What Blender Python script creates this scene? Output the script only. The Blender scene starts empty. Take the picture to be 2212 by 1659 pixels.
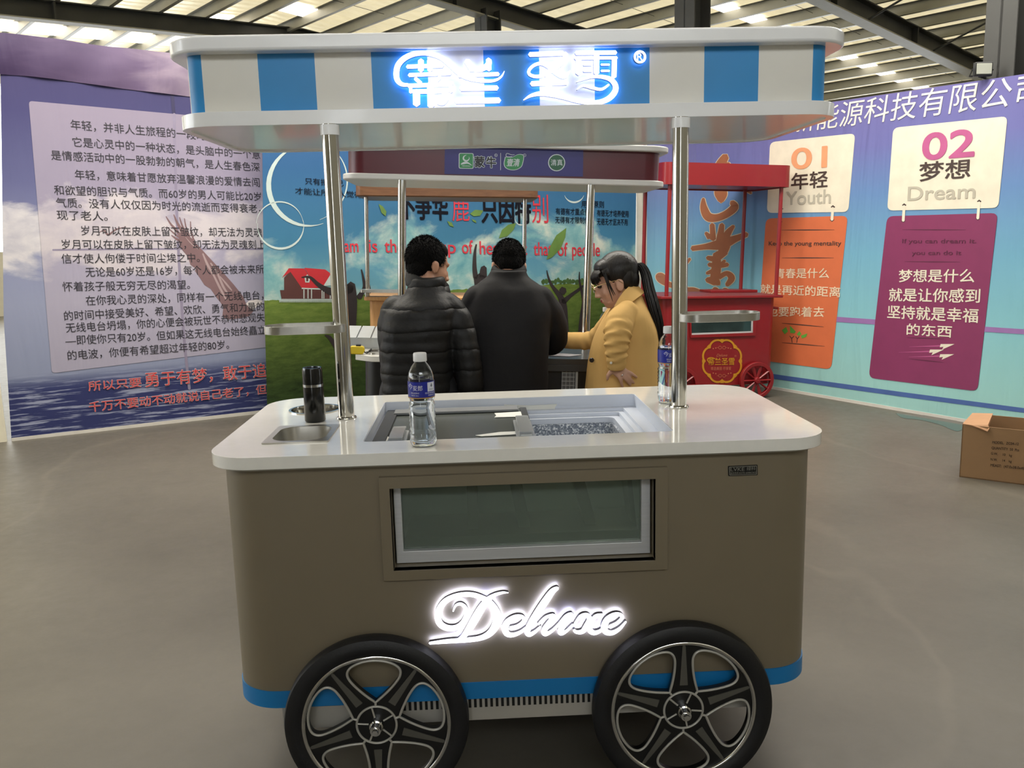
import bpy, bmesh, math, random
from mathutils import Vector, Matrix
random.seed(7)
S = bpy.context.scene
COL = S.collection
PI = math.pi

# ------------------------------------------------------------------ camera
CAM = Vector((-0.1042, -1.9872, 1.4902)); YAW, PITCH, ROLL, FPX = 0.0413, 0.1668, -0.0257, 1857.04
_F = Vector((math.sin(YAW)*math.cos(PITCH), math.cos(YAW)*math.cos(PITCH), -math.sin(PITCH)))
_R = Vector((math.cos(YAW), -math.sin(YAW), 0)); _U = _R.cross(_F)
_r = math.cos(ROLL)*_R + math.sin(ROLL)*_U
_u = -math.sin(ROLL)*_R + math.cos(ROLL)*_U
cam = bpy.data.cameras.new('camera'); cam.sensor_width = 36; cam.lens = FPX/2212*36
cam.clip_end = 200; cam.clip_start = 0.05
camo = bpy.data.objects.new('camera', cam); COL.objects.link(camo)
camo.matrix_world = Matrix(((_r.x, _u.x, -_F.x, CAM.x), (_r.y, _u.y, -_F.y, CAM.y), (_r.z, _u.z, -_F.z, CAM.z), (0, 0, 0, 1)))
S.camera = camo
# ------------------------------------------------------------------ world, exposure
S.view_settings.view_transform = 'Standard'; S.view_settings.look = 'None'
S.view_settings.gamma = 1; S.view_settings.use_curve_mapping = False
S.view_settings.exposure = 0.0
wd = bpy.data.worlds.new('daylight'); S.world = wd; wd.use_nodes = True
wd.node_tree.nodes['Background'].inputs[0].default_value = (.95, .98, 1.0, 1)
wd.node_tree.nodes['Background'].inputs[1].default_value = 5.6
def area(name, loc, size, power, col, target):
    l = bpy.data.lights.new(name, 'AREA'); l.shape = 'RECTANGLE'; l.size, l.size_y = size; l.energy = power; l.color = col
    o = bpy.data.objects.new(name, l); COL.objects.link(o); o.location = loc
    o.rotation_euler = (Vector(target)-Vector(loc)).to_track_quat('-Z', 'Y').to_euler(); return o
# daylight of the hall roof over the aisle, then two added fill lights
area('skylight_over_aisle', (0.8, 3.4, 4.1), (9, 1.2), 410, (1, .95, .86), (0.8, 3.4, 0))
_l = area('canopy_fill_behind', (0.3, -4.6, 3.7), (3.2, 0.7), 11, (.95, .98, 1), (0.2, 0.5, 1.95)); _l.data.spread = math.radians(60)  # added fill aimed at the canopy; no window stands there
area('cart_fill_above', (0.2, 0.3, 4.1), (4, 0.8), 26, (1, .96, .9), (0.2, 0.7, 0.9))  # added fill over the cart; the roof has no skylight here

FZ = .0864   # level of the hall floor
# ------------------------------------------------------------------ pixel helpers (survey of the photograph)
def ray(x, y): return _F + _r*((x-1106)/FPX) - _u*((y-829.5)/FPX)
def W(x, y, Y): d = ray(x, y); return CAM + d*((Y-CAM.y)/d.y)
def WF(x, y, z=.0864): d = ray(x, y); return CAM + d*((z-CAM.z)/d.z)
class Plane:
    def __init__(s, A, B, tilt=0):
        s.A = Vector((A[0], A[1], 0)); s.D = (Vector((B[0], B[1], 0))-s.A).normalized()
        s.N = Vector((s.D.y, -s.D.x, 0))
        if s.N.dot(CAM-s.A) < 0: s.N = -s.N
    def hit(s, x, y, off=0.0):
        d = ray(x, y); t = (s.A-CAM).dot(s.N)/d.dot(s.N); return CAM + d*t + s.N*off
# ------------------------------------------------------------------ materials
def lin(c):
    c = c/255.0
    return c/12.92 if c <= .04045 else ((c+.055)/1.055)**2.4
def rgb(*c): return tuple(lin(x) for x in c)+(1,)
class NT:
    def __init__(s, name):
        s.m = bpy.data.materials.new(name); s.m.use_nodes = True; s.t = s.m.node_tree; s.n = s.t.nodes; s.b = s.n['Principled BSDF']
    def new(s, typ, **kw):
        n = s.n.new(typ)
        for k, v in kw.items(): setattr(n, k, v)
        return n
    def link(s, a, b): s.t.links.new(a, b)
    def val(s, sock, v):
        if hasattr(v, 'is_output'): s.link(v, sock)
        else: sock.default_value = v
    def math(s, op, a, b=0.0, c=None):
        n = s.new('ShaderNodeMath', operation=op); s.val(n.inputs[0], a); s.val(n.inputs[1], b)
        if c is not None: s.val(n.inputs[2], c)
        return n.outputs[0]
    def noise(s, vec, scale, detail=4, rough=.55, dist=0.0):
        n = s.new('ShaderNodeTexNoise'); n.inputs['Scale'].default_value = scale; n.inputs['Detail'].default_value = detail
        n.inputs['Roughness'].default_value = rough; n.inputs['Distortion'].default_value = dist
        if vec is not None: s.link(vec, n.inputs['Vector'])
        return n.outputs[0]
    def ramp(s, fac, stops, interp='LINEAR'):
        n = s.new('ShaderNodeValToRGB'); e = n.color_ramp.elements; n.color_ramp.interpolation = interp
        while len(e) < len(stops): e.new(.5)
        for i, (p, c) in enumerate(sorted(stops, key=lambda q: q[0])):
            e[i].position = p; e[i].color = c if len(c) == 4 else rgb(*c)
        s.val(n.inputs[0], fac); return n.outputs[0]
    def mix(s, fac, a, b, blend='MIX'):
        n = s.new('ShaderNodeMix', data_type='RGBA', blend_type=blend); s.val(n.inputs[0], fac)
        s.val(n.inputs[6], a if hasattr(a, 'is_output') else (a if len(a) == 4 else rgb(*a)))
        s.val(n.inputs[7], b if hasattr(b, 'is_output') else (b if len(b) == 4 else rgb(*b)))
        return n.outputs[2]
    def coord(s, kind='Object', scale=(1, 1, 1)):
        c = s.new('ShaderNodeTexCoord'); m = s.new('ShaderNodeMapping'); s.link(c.outputs[kind], m.inputs[0]); m.inputs['Scale'].default_value = scale
        return m.outputs[0]
    def uvz(s):
        c = s.new('ShaderNodeTexCoord'); x = s.new('ShaderNodeSeparateXYZ'); s.link(c.outputs['UV'], x.inputs[0])
        return c.outputs['UV'], x.outputs[0], x.outputs[1]
    def bump(s, h, strength, dist=.01):
        n = s.new('ShaderNodeBump'); n.inputs['Strength'].default_value = strength; n.inputs['Distance'].default_value = dist
        s.link(h, n.inputs['Height']); s.link(n.outputs[0], s.b.inputs['Normal'])
def M(name, c, rough=.5, metal=0.0, var=.06, scale=8, bump=0, bscale=60, coat=0, spec=None, stretch=(1, 1, 1), bdist=.004):
    k = NT(name); v = k.coord('Object', stretch); n = k.noise(v, scale)
    lo = tuple(max(0, x*(1-var)) for x in rgb(*c)[:3])+(1,); hi = tuple(min(1, x*(1+var)) for x in rgb(*c)[:3])+(1,)
    k.link(k.ramp(n, [(.3, lo), (.7, hi)]), k.b.inputs['Base Color'])
    k.b.inputs['Roughness'].default_value = rough; k.b.inputs['Metallic'].default_value = metal
    if coat: k.b.inputs['Coat Weight'].default_value = coat; k.b.inputs['Coat Roughness'].default_value = .05
    if spec is not None: k.b.inputs['Specular IOR Level'].default_value = spec
    if bump: k.bump(k.noise(v, bscale, 3), bump, bdist)
    return k.m
def GL(name, c=(255, 255, 255), rough=0.0, ior=1.45):
    k = NT(name); k.b.inputs['Base Color'].default_value = rgb(*c); k.b.inputs['Transmission Weight'].default_value = 1
    k.b.inputs['Roughness'].default_value = rough; k.b.inputs['IOR'].default_value = ior
    return k.m
def EM(name, c, strength):
    k = NT(name); k.b.inputs['Base Color'].default_value = rgb(*c); k.b.inputs['Emission Color'].default_value = rgb(*c)
    k.b.inputs['Emission Strength'].default_value = strength; return k.m
white_gloss = M('white_lacquer', (246, 247, 248), .22, var=.015, coat=.3)
counter_white = M('white_stone_counter', (245, 243, 236), .10, var=.02, coat=.4, scale=30)
taupe = M('taupe_paint', (126, 115, 95), .42, var=.02)
stripe_blue = M('blue_stripe', (36, 140, 206), .45, var=.05, scale=4)
stripe_cream = M('cream_stripe', (232, 229, 220), .5, var=.03, scale=5)
band_blue = M('blue_band', (20, 124, 192), .45, var=.03)
steel = M('polished_steel', (205, 203, 196), .13, 1, var=.05, scale=3, stretch=(6, 6, .4))
brushed = M('brushed_steel', (196, 194, 188), .3, 1, var=.06, scale=40)
chrome = M('chrome', (225, 225, 225), .08, 1, var=.02)
rubber = M('black_rubber', (22, 22, 25), .5, var=.2, scale=20, bump=.15, bscale=200)
black_plastic = M('black_plastic', (17, 17, 18), .35, var=.1)
grey_line = M('pale_grey_paint', (190, 188, 182), .35, .3, var=.03)
alu = M('white_aluminium', (205, 206, 208), .35, .25, var=.05, scale=3, stretch=(2, 2, 60))
well_white = M('blue_white_plastic', (214, 220, 232), .3, var=.02)
lid_glass = M('smoked_lid_glass', (86, 90, 86), .22, var=.12, scale=2, spec=.3)
white_paper = M('white_tape_paper', (232, 232, 226), .7, var=.03)
black_gloss = M('black_gloss', (9, 9, 10), .18, var=.1)
clear = GL('clear_glass'); greenish = GL('reflection_haze_pane', (176, 190, 178), .04, 1.3); greenish.node_tree.nodes['Principled BSDF'].inputs['Transmission Weight'].default_value = .76  # pale diffuse share of the pane imitates reflection haze
acrylic = GL('clear_acrylic', (230, 234, 236), .08, 1.3); acrylic.node_tree.nodes['Principled BSDF'].inputs['Transmission Weight'].default_value = .55
white_plastic = M('white_plastic', (235, 235, 235), .4, var=.02)
ink = M('black_ink', (40, 38, 46), .6); dark_void = M('dark_slot', (14, 13, 12), .8)
def frost_mat():
    k = NT('frosted_liner'); v = k.coord(); n = k.noise(v, 170, 2)
    k.link(k.ramp(n, [(.40, (120, 128, 142)), (.54, (160, 168, 180)), (.64, (250, 252, 254))]), k.b.inputs['Base Color'])
    k.b.inputs['Roughness'].default_value = .35; k.bump(n, .8, .006); return k.m
frost = frost_mat()
# ------------------------------------------------------------------ mesh builder
ORG = {}
def cjk(t): return any(ord(c) > 0x2e80 for c in t)
_tc = {}
def text_mesh(body, bold=0.0, shear=0.0, extrude=0.0):
    key = (body, bold, shear, extrude)
    if key not in _tc:
        c = bpy.data.curves.new('t', 'FONT'); c.body = body;  c.shear = shear; c.extrude = extrude; c.resolution_u = 3 if cjk(body) else 7
        o = bpy.data.objects.new('t', c); COL.objects.link(o)
        m = bpy.data.meshes.new_from_object(o.evaluated_get(bpy.context.evaluated_depsgraph_get()))
        v = [x.co.copy() for x in m.vertices]; f = [tuple(p.vertices) for p in m.polygons]
        bpy.data.objects.remove(o); bpy.data.curves.remove(c); bpy.data.meshes.remove(m); _tc[key] = (v, f)
    return _tc[key]
def fill2d(loops):
    """triangulated faces of 2D outlines with holes"""
    c = bpy.data.curves.new('c', 'CURVE'); c.dimensions = '2D'; c.fill_mode = 'BOTH'
    for L in loops:
        s = c.splines.new('POLY'); s.points.add(len(L)-1); s.use_cyclic_u = True
        for i, p in enumerate(L): s.points[i].co = (p[0], p[1], 0, 1)
    o = bpy.data.objects.new('c', c); COL.objects.link(o)
    m = bpy.data.meshes.new_from_object(o.evaluated_get(bpy.context.evaluated_depsgraph_get()))
    v = [x.co.copy() for x in m.vertices]; f = [tuple(p.vertices) for p in m.polygons]
    bpy.data.objects.remove(o); bpy.data.curves.remove(c); bpy.data.meshes.remove(m); return v, f
def rrect(x0, x1, y0, y1, r, n=8):
    P = []
    for cx, cy, a in ((x1-r, y1-r, 0), (x0+r, y1-r, 90), (x0+r, y0+r, 180), (x1-r, y0+r, 270)):
        for i in range(n+1):
            t = math.radians(a+90*i/n); P.append((cx+r*math.cos(t), cy+r*math.sin(t)))
    return P
def rquad(Q, r, n=4):
    """rounded polygon from corner pixels"""
    out = []; N = len(Q)
    for i in range(N):
        p = Vector(Q[i]); a = (Vector(Q[i-1])-p); b = (Vector(Q[(i+1) % N])-p)
        A = p+a.normalized()*r; B = p+b.normalized()*r
        for k in range(n+1):
            t = k/n; out.append(tuple((1-t)**2*A+2*t*(1-t)*p+t*t*B))
    return out
def spline(P, n=6):
    """Catmull-Rom through rows of numbers"""
    out = []
    for i in range(len(P)-1):
        p0, p1, p2, p3 = P[max(i-1, 0)], P[i], P[i+1], P[min(i+2, len(P)-1)]
        for k in range(n):
            t = k/n
            out.append(tuple(.5*((2*b)+(-a+c)*t+(2*a-5*b+4*c-d)*t*t+(-a+3*b-3*c+d)*t**3) for a, b, c, d in zip(p0, p1, p2, p3)))
    out.append(tuple(P[-1])); return out
class MB:
    def __init__(s): s.v = []; s.f = []; s.m = []
    def add(s, v, f, m=0):
        b = len(s.v); s.v += [Vector(x) for x in v]; s.f += [tuple(i+b for i in q) for q in f]; s.m += [m]*len(f); return s
    def box(s, x0, x1, y0, y1, z0, z1, m=0):
        v = [(x, y, z) for x in (x0, x1) for y in (y0, y1) for z in (z0, z1)]
        return s.add(v, [(0, 1, 3, 2), (4, 6, 7, 5), (0, 4, 5, 1), (2, 3, 7, 6), (0, 2, 6, 4), (1, 5, 7, 3)], m)
    def prism(s, P, fn, m=0, mside=None):
        """closed solid: polygon P mapped by fn(p, 0) and fn(p, 1)"""
        n = len(P); b = [fn(p, 0) for p in P]+[fn(p, 1) for p in P]
        s.add(b, [tuple(range(n))[::-1], tuple(range(n, 2*n))], m)
        return s.add(b, [(i, (i+1) % n, n+(i+1) % n, n+i) for i in range(n)], m if mside is None else mside)
    def slab(s, P, z0, z1, m=0): return s.prism(P, lambda p, t: (p[0], p[1], z1 if t else z0), m)
    def holed(s, loops, fn, m=0, mside=None):
        v, f = fill2d(loops); n = len(v)
        s.add([fn((p.x, p.y), 0) for p in v], [q[::-1] for q in f], m); s.add([fn((p.x, p.y), 1) for p in v], f, m)
        for L in loops:
            k = len(L); b = [fn(p, 0) for p in L]+[fn(p, 1) for p in L]
            s.add(b, [(i, (i+1) % k, k+(i+1) % k, k+i) for i in range(k)], m if mside is None else mside)
        return s
    def lathe(s, prof, c=(0, 0, 0), seg=32, m=0, axis='Z', rot=None):
        n = len(prof); v = []
        for i in range(seg):
            a = 2*PI*i/seg
            for r, z in prof:
                p = Vector((r*math.cos(a), r*math.sin(a), z))
                if axis == 'Y': p = Vector((p.x, p.z, p.y))
                if rot is not None: p = rot @ p
                v.append(p+Vector(c))
        f = [(i*n+j, ((i+1) % seg)*n+j, ((i+1) % seg)*n+j+1, i*n+j+1) for i in range(seg) for j in range(n-1)]
        return s.add(v, f, m)
    def cyl(s, a, b, r, r2=None, seg=20, m=0): return s.tube([a, b], [r, r if r2 is None else r2], seg, m)
    def tube(s, P, R, seg=12, m=0, flat=None, closed=False):
        P = [Vector(p) for p in P]; n = len(P); R = R if isinstance(R, (list, tuple)) else [R]*n
        v = []; up = None
        for i in range(n):
            if closed: t = (P[(i+1) % n]-P[i-1])
            else: t = P[min(i+1, n-1)]-P[max(i-1, 0)]
            t.normalize()
            if up is None:
                up = Vector((0, 0, 1)) if abs(t.z) < .9 else Vector((0, 1, 0))
            a = t.cross(up).normalized(); up = a.cross(t).normalized()
            for k in range(seg):
                w = 2*PI*k/seg; v.append(P[i]+a*(R[i]*math.cos(w))+up*(R[i]*math.sin(w)*(flat or 1)))
        f = [(i*seg+k, i*seg+(k+1) % seg, ((i+1) % n)*seg+(k+1) % seg, ((i+1) % n)*seg+k) for i in range(n if closed else n-1) for k in range(seg)]
        if not closed: f += [tuple(range(seg))[::-1], tuple((n-1)*seg+k for k in range(seg))]
        return s.add(v, f, m)
    def ell(s, c, rad, R=None, seg=20, rings=12, m=0):
        v = []; c = Vector(c)
        for i in range(rings+1):
            t = PI*i/rings
            for k in range(seg):
                a = 2*PI*k/seg; p = Vector((rad[0]*math.sin(t)*math.cos(a), rad[1]*math.sin(t)*math.sin(a), rad[2]*math.cos(t)))
                v.append(c+(R @ p if R is not None else p))
        f = [(i*seg+k, (i+1)*seg+k, (i+1)*seg+(k+1) % seg, i*seg+(k+1) % seg) for i in range(rings) for k in range(seg)]
        return s.add(v, f, m)
    def loft(s, rings, seg=28, m=0, steps=1, puff=None, power=2.0):
        """rings: (x, y, z, halfwidth along ax, halfdepth, yaw)"""
        R = spline(rings, steps) if steps > 1 else rings; v = []; n = len(R)
        for i, (x, y, z, a, b, yw) in enumerate(R):
            k = 1.0 if puff is None else puff(z)
            for j in range(seg):
                w = 2*PI*j/seg; cw, sw = math.cos(w), math.sin(w)
                cx = math.copysign(abs(cw)**(2/power), cw)*a*k; sx = math.copysign(abs(sw)**(2/power), sw)*b*k
                v.append((x+cx*math.cos(yw)-sx*math.sin(yw), y+cx*math.sin(yw)+sx*math.cos(yw), z))
        f = [(i*seg+k, i*seg+(k+1) % seg, (i+1)*seg+(k+1) % seg, (i+1)*seg+k) for i in range(n-1) for k in range(seg)]
        f += [tuple(range(seg))[::-1], tuple((n-1)*seg+k for k in range(seg))]
        return s.add(v, f, m)
    # ---- prints on a vertical plane, given by surveyed pixels
    def pp(s, pl, pts, off=.002, m=0):
        P = [pl.hit(x, y, off) for x, y in pts]; return s.add(P, [tuple(range(len(P)))], m)
    def pstroke(s, pl, pts, w, off=.004, m=0, n=6, cap=True):
        return s.ribbon(lambda x, y, o: pl.hit(x, y, o), pts, w, off, m, n)
    def ribbon(s, fn, pts, w, off, m=0, n=6, back=None, ms=None, mb=None):
        w = w if isinstance(w, (list, tuple)) else [w]*len(pts)
        Q = spline([(p[0], p[1], q) for p, q in zip(pts, w)], n) if len(pts) > 2 and n > 1 else [(p[0], p[1], q) for p, q in zip(pts, w)]
        L, Rr = [], []
        for i in range(len(Q)):
            a = Q[max(i-1, 0)]; b = Q[min(i+1, len(Q)-1)]; t = Vector((b[0]-a[0], b[1]-a[1])); t = t.normalized() if t.length > 0 else Vector((1, 0))
            h = max(Q[i][2], .5)/2; L.append((Q[i][0]-t.y*h, Q[i][1]+t.x*h)); Rr.append((Q[i][0]+t.y*h, Q[i][1]-t.x*h))
            if i in (0, len(Q)-1):
                sg = -1 if i == 0 else 1; tip = (Q[i][0]+sg*t.x*h*.7, Q[i][1]+sg*t.y*h*.7)
                if i == 0: tip0 = tip
                else: tip1 = tip
        out = [tip0]+L+[tip1]+Rr[::-1]; k = len(L); N = len(out)
        F = [(0, 1, N-1)]+[(1+i, 2+i, N-2-i, N-1-i) for i in range(k-1)]+[(k, k+1, k+2)]
        s.add([fn(x, y, off) for x, y in out], F, m)
        if back is not None:
            s.add([fn(x, y, back) for x, y in out], F, mb)
            b = [fn(x, y, off) for x, y in out]+[fn(x, y, back) for x, y in out]
            s.add(b, [(i, (i+1) % N, N+(i+1) % N, N+i) for i in range(N)], ms)
        return s
    def ptext(s, pl, body, a, b, h, off=.005, m=0, bold=0.0, shear=0.0, vert=None):
        if bold > .007:
            n = 8 if bold > .02 else 4
            for i in range(n):
                q = 2*PI*(i+.5)/n; dx, dy = bold*.62*h*math.cos(q), bold*.62*h*math.sin(q); s.ptext(pl, body, (a[0]+dx, a[1]+dy), (b[0]+dx, b[1]+dy), h, off+.00006*i, m, 0, shear)
            return s
        v, f = text_mesh(body, 0, shear)
        P0 = pl.hit(*a, off); X = pl.hit(*b, off)-P0; up = Vector((0, 0, 1)); Y = pl.hit(a[0], a[1]-h, off)-P0; Y = up*Y.length
        return s.tmap(v, f, P0, X, Y, cjk(body), m)
    def tmap(s, v, f, P0, X, Y, iscjk, m=0):
        x0 = min(p.x for p in v); x1 = max(p.x for p in v); y0, y1 = (-.07, .83) if iscjk else (0.0, .71)
        return s.add([P0+X*((p.x-x0)/(x1-x0))+Y*((p.y-y0)/(y1-y0)) for p in v], f, m)
    def text3(s, body, P0, X, Y, m=0, bold=0.0, shear=0.0):
        v, f = text_mesh(body, bold, shear); return s.tmap(v, f, Vector(P0), Vector(X), Vector(Y), cjk(body), m)
    def build(s, name, mats, parent=None, smooth=40, bevel=0, uv=None, bseg=2, local=False, norm=True):
        me = bpy.data.meshes.new(name); o = ORG.get(parent.name, Vector()) if parent is not None and not local else Vector()
        me.from_pydata([tuple(p-o) for p in s.v], [], s.f)
        for m in (mats if isinstance(mats, (list, tuple)) else [mats]): me.materials.append(m)
        me.polygons.foreach_set('material_index', s.m)
        if uv is not None:
            L = me.uv_layers.new(name='UVMap'); idx = [0]*len(me.loops); me.loops.foreach_get('vertex_index', idx); L.data.foreach_set('uv', [c for i in idx for c in uv(s.v[i])])
        bm = bmesh.new(); bm.from_mesh(me); norm = norm and uv is None
        if norm: bmesh.ops.remove_doubles(bm, verts=bm.verts, dist=1e-6)
        bmesh.ops.recalc_face_normals(bm, faces=bm.faces) if norm else None
        bm.to_mesh(me); bm.free()
        if smooth:
            me.polygons.foreach_set('use_smooth', [True]*len(me.polygons)); me.set_sharp_from_angle(angle=math.radians(smooth))
        ob = bpy.data.objects.new(name, me); COL.objects.link(ob)
        if parent is not None: ob.parent = parent; ORG[ob.name] = o
        if bevel:
            b = ob.modifiers.new('bevel', 'BEVEL'); b.width = bevel; b.segments = bseg; b.limit_method = 'ANGLE'; b.angle_limit = math.radians(50)
        return ob
def tag(o, label=None, cat=None, group=None, kind=None):
    if label: o['label'] = label
    if cat: o['category'] = cat
    if group: o['group'] = group
    if kind: o['kind'] = kind
    return o
def thing(name, label, cat, loc, rot=None, group=None):
    o = bpy.data.objects.new(name, None); COL.objects.link(o); o.location = loc; o.empty_display_size = .1
    if rot is not None: o.rotation_euler = rot; ORG[o.name] = Vector()
    else: ORG[o.name] = Vector(loc)
    return tag(o, label, cat, group)
def struct(o): o['kind'] = 'structure'; return o
def copy_thing(r, loc, label, rz=None):
    c = r.copy(); COL.objects.link(c); c.location = loc; c['label'] = label
    if rz is not None: c.rotation_euler = (c.rotation_euler[0], c.rotation_euler[1], rz)
    for ch in list(r.children):
        d = ch.copy(); COL.objects.link(d); d.parent = c
        for g in ch.children:
            e = g.copy(); COL.objects.link(e); e.parent = d
    return c
def remeshed(mb, name, mats, parent, voxel, smooth_it=4, paint=None, disp=None):
    """one continuous skin out of overlapping closed forms"""
    me = bpy.data.meshes.new('r'); me.from_pydata([tuple(p) for p in mb.v], [], mb.f)
    ob = bpy.data.objects.new('r', me); COL.objects.link(ob)
    r = ob.modifiers.new('r', 'REMESH'); r.mode = 'VOXEL'; r.voxel_size = voxel; r.use_smooth_shade = True
    q = ob.modifiers.new('s', 'SMOOTH'); q.iterations = smooth_it; q.factor = .5
    m2 = bpy.data.meshes.new_from_object(ob.evaluated_get(bpy.context.evaluated_depsgraph_get()))
    bpy.data.objects.remove(ob); bpy.data.meshes.remove(me)
    m2.name = name; m2.materials.clear()
    for m in (mats if isinstance(mats, (list, tuple)) else [mats]): m2.materials.append(m)
    if disp:
        dd = [disp(v.co.copy(), v.normal.copy()) for v in m2.vertices]
        for v, q in zip(m2.vertices, dd): v.co += q
    if paint:
        for p in m2.polygons: p.material_index = paint(p.center)
    o = ORG.get(parent.name, Vector())
    for v in m2.vertices: v.co -= o
    m2.polygons.foreach_set('use_smooth', [True]*len(m2.polygons))
    ob = bpy.data.objects.new(name, m2); COL.objects.link(ob); ob.parent = parent; ORG[ob.name] = o
    return ob
# ================================================================== hall
TH = math.radians(38.5); D1 = Vector((-math.sin(TH), math.cos(TH), 0)); D2 = Vector((math.cos(TH), math.sin(TH), 0))
O2 = Vector((CAM.x, CAM.y, 0))
def H(u, w, z): return O2+D2*u+D1*w+Vector((0, 0, z))
RIDGE, ZR = 5.9, 4.40
def zraf(u): return ZR-(.083*(u-RIDGE) if u > RIDGE else .035*(RIDGE-u))
UMIN, UMAX, WMIN, WMAX, WSPLIT = -7.0, 16.5, -5.0, 21.0, 7.0
def floor_mat():
    k = NT('concrete_floor'); v = k.coord('Object'); n = k.noise(v, 1.1, 8, .6); n2 = k.noise(v, 14, 6, .7)
    c = k.ramp(n, [(.25, (88, 84, 75)), (.75, (108, 103, 93))]); c = k.mix(k.ramp(n2, [(.35, (0, 0, 0)), (.75, (90, 90, 90))]), c, (96, 90, 80))
    w = k.new('ShaderNodeTexWave'); w.inputs['Scale'].default_value = .22; w.inputs['Distortion'].default_value = 14; w.inputs['Detail'].default_value = 5
    k.link(k.coord('Object', (1, .5, 1)), w.inputs['Vector']); sc = k.ramp(w.outputs[1], [(.995, (0, 0, 0)), (1.0, (70, 70, 70))])
    c = k.mix(sc, c, (168, 158, 142)); k.link(c, k.b.inputs['Base Color'])
    k.link(k.math('MULTIPLY_ADD', n2, .25, .34), k.b.inputs['Roughness']); k.bump(n2, .12, .004); return k.m
b = MB(); c4 = [H(UMIN-6, WMIN-6, FZ), H(UMAX+4, WMIN-6, FZ), H(UMAX+4, WMAX+4, FZ), H(UMIN-6, WMAX+4, FZ)]
b.prism([0, 1, 2, 3], lambda i, t: c4[i]-Vector((0, 0, 0 if t else .15)))
struct(b.build('floor', floor_mat(), smooth=0))
def roof_mat(through=.33):
    k = NT('roof_sheet'); c = k.new('ShaderNodeTexCoord'); mp = k.new('ShaderNodeMapping'); k.link(c.outputs['Object'], mp.inputs[0]); mp.inputs['Rotation'].default_value = (0, 0, -TH)
    n = k.noise(mp.outputs[0], 2.2, 5, .6, 1.0); k.link(k.ramp(n, [(.3, (206, 200, 170)), (.7, (236, 230, 204))]), k.b.inputs['Base Color'])
    w = k.new('ShaderNodeTexWave', bands_direction='Y'); k.link(mp.outputs[0], w.inputs['Vector']); w.inputs['Scale'].default_value = 1.6; w.inputs['Distortion'].default_value = 3
    k.b.inputs['Roughness'].default_value = .32; k.b.inputs['Metallic'].default_value = .25
    k.bump(k.mix(.5, w.outputs[0], n), .5, .05)
    t = k.new('ShaderNodeBsdfTranslucent'); t.inputs[0].default_value = (1.0, .93, .77, 1); mx = k.new('ShaderNodeMixShader'); mx.inputs[0].default_value = through  # translucency added so the sky brightens the ceiling
    k.link(k.b.outputs[0], mx.inputs[1]); k.link(t.outputs[0], mx.inputs[2]); k.link(mx.outputs[0], k.n['Material Output'].inputs[0]); return k.m
b = MB(); dz = .37
def roofsheet(u0, u1, w0, w1):
    P = [(u0, w0), (u1, w0), (u1, w1), (u0, w1)]
    b.prism(P, lambda p, t: H(p[0], p[1], zraf(p[0])+dz+(.04 if t else 0)))
roofsheet(UMIN, RIDGE, 3.3, WMAX+3); roofsheet(RIDGE, UMAX, 3.3, WMAX+3)
struct(b.build('ceiling', roof_mat(), smooth=0))
b = MB(); roofsheet(UMIN, RIDGE, WMIN-3, 3.3); roofsheet(RIDGE, UMAX, WMIN-3, 3.3)      # unseen bay over the viewer, made opaque to darken the foreground
struct(b.build('ceiling', roof_mat(.02), smooth=0))
steel_dark = M('dark_grey_steel', (56, 56, 53), .5, .1, var=.12, scale=5); steel_under = M('pale_flange', (150, 148, 132), .5, var=.05)
purl = M('galvanised_purlin', (150, 148, 136), .45, .4, var=.08, scale=3)
# rafters: I-beams on three frames
for w in (5.55, 8.9, 12.25):
    zb_ = zraf if w < 12 else (lambda u: 4.284+.035*(u-2.6) if u < 6.6 else 4.424+(zraf(16.2)-4.424)*(u-6.6)/9.6)
    for u0, u1 in ((UMIN, RIDGE if w < 12 else 6.6), (RIDGE if w < 12 else 6.6, 16.2)):
        b = MB()
        for (h0, h1, hw, m) in ((0, .016, .09, 1), (.016, .225, .006, 0), (.225, .24, .09, 0)):
            P = [(u0, -hw), (u1, -hw), (u1, hw), (u0, hw)]
            b.prism(P, lambda p, t: H(p[0], w+p[1], zb_(p[0])+(h1 if t else h0)), m)
        for uu in ([1.2, 3.2] if u1 < 7 else [6.9, 9.9, 12.0, 14.2]):        # stiffener and splice plates
            b.prism([(uu-.012, -.088), (uu+.012, -.088), (uu+.012, .088), (uu-.012, .088)], lambda p, t: H(p[0], w+p[1], zb_(p[0])+(.225 if t else .016)), 0)
        struct(b.build('roof_beam', [steel_dark, steel_under], smooth=0))
def column(u, w, hx, hy, top, name='steel_column'):
    b = MB()
    for x0, x1, y0, y1 in ((-hx, hx, -hy, -hy+.016), (-hx, hx, hy-.016, hy), (-.008, .008, -hy, hy)):
        b.prism([(x0, y0), (x1, y0), (x1, y1), (x0, y1)], lambda p, t: H(u+p[1], w+p[0], top if t else FZ))
    struct(b.build(name, steel_dark, smooth=0))
column(15.0, 5.55, .16, .22, zraf(15)+.24)
column(7.28, 5.55, .12, .13, zraf(7.28)+.1)
column(7.45, 8.9, .12, .12, zraf(7.45)+.1)
column(15.0, 12.25, .16, .22, zraf(15)+.24)
column(6.73, 2.45, .10, .115, zraf(6.73)+.36)
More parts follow.
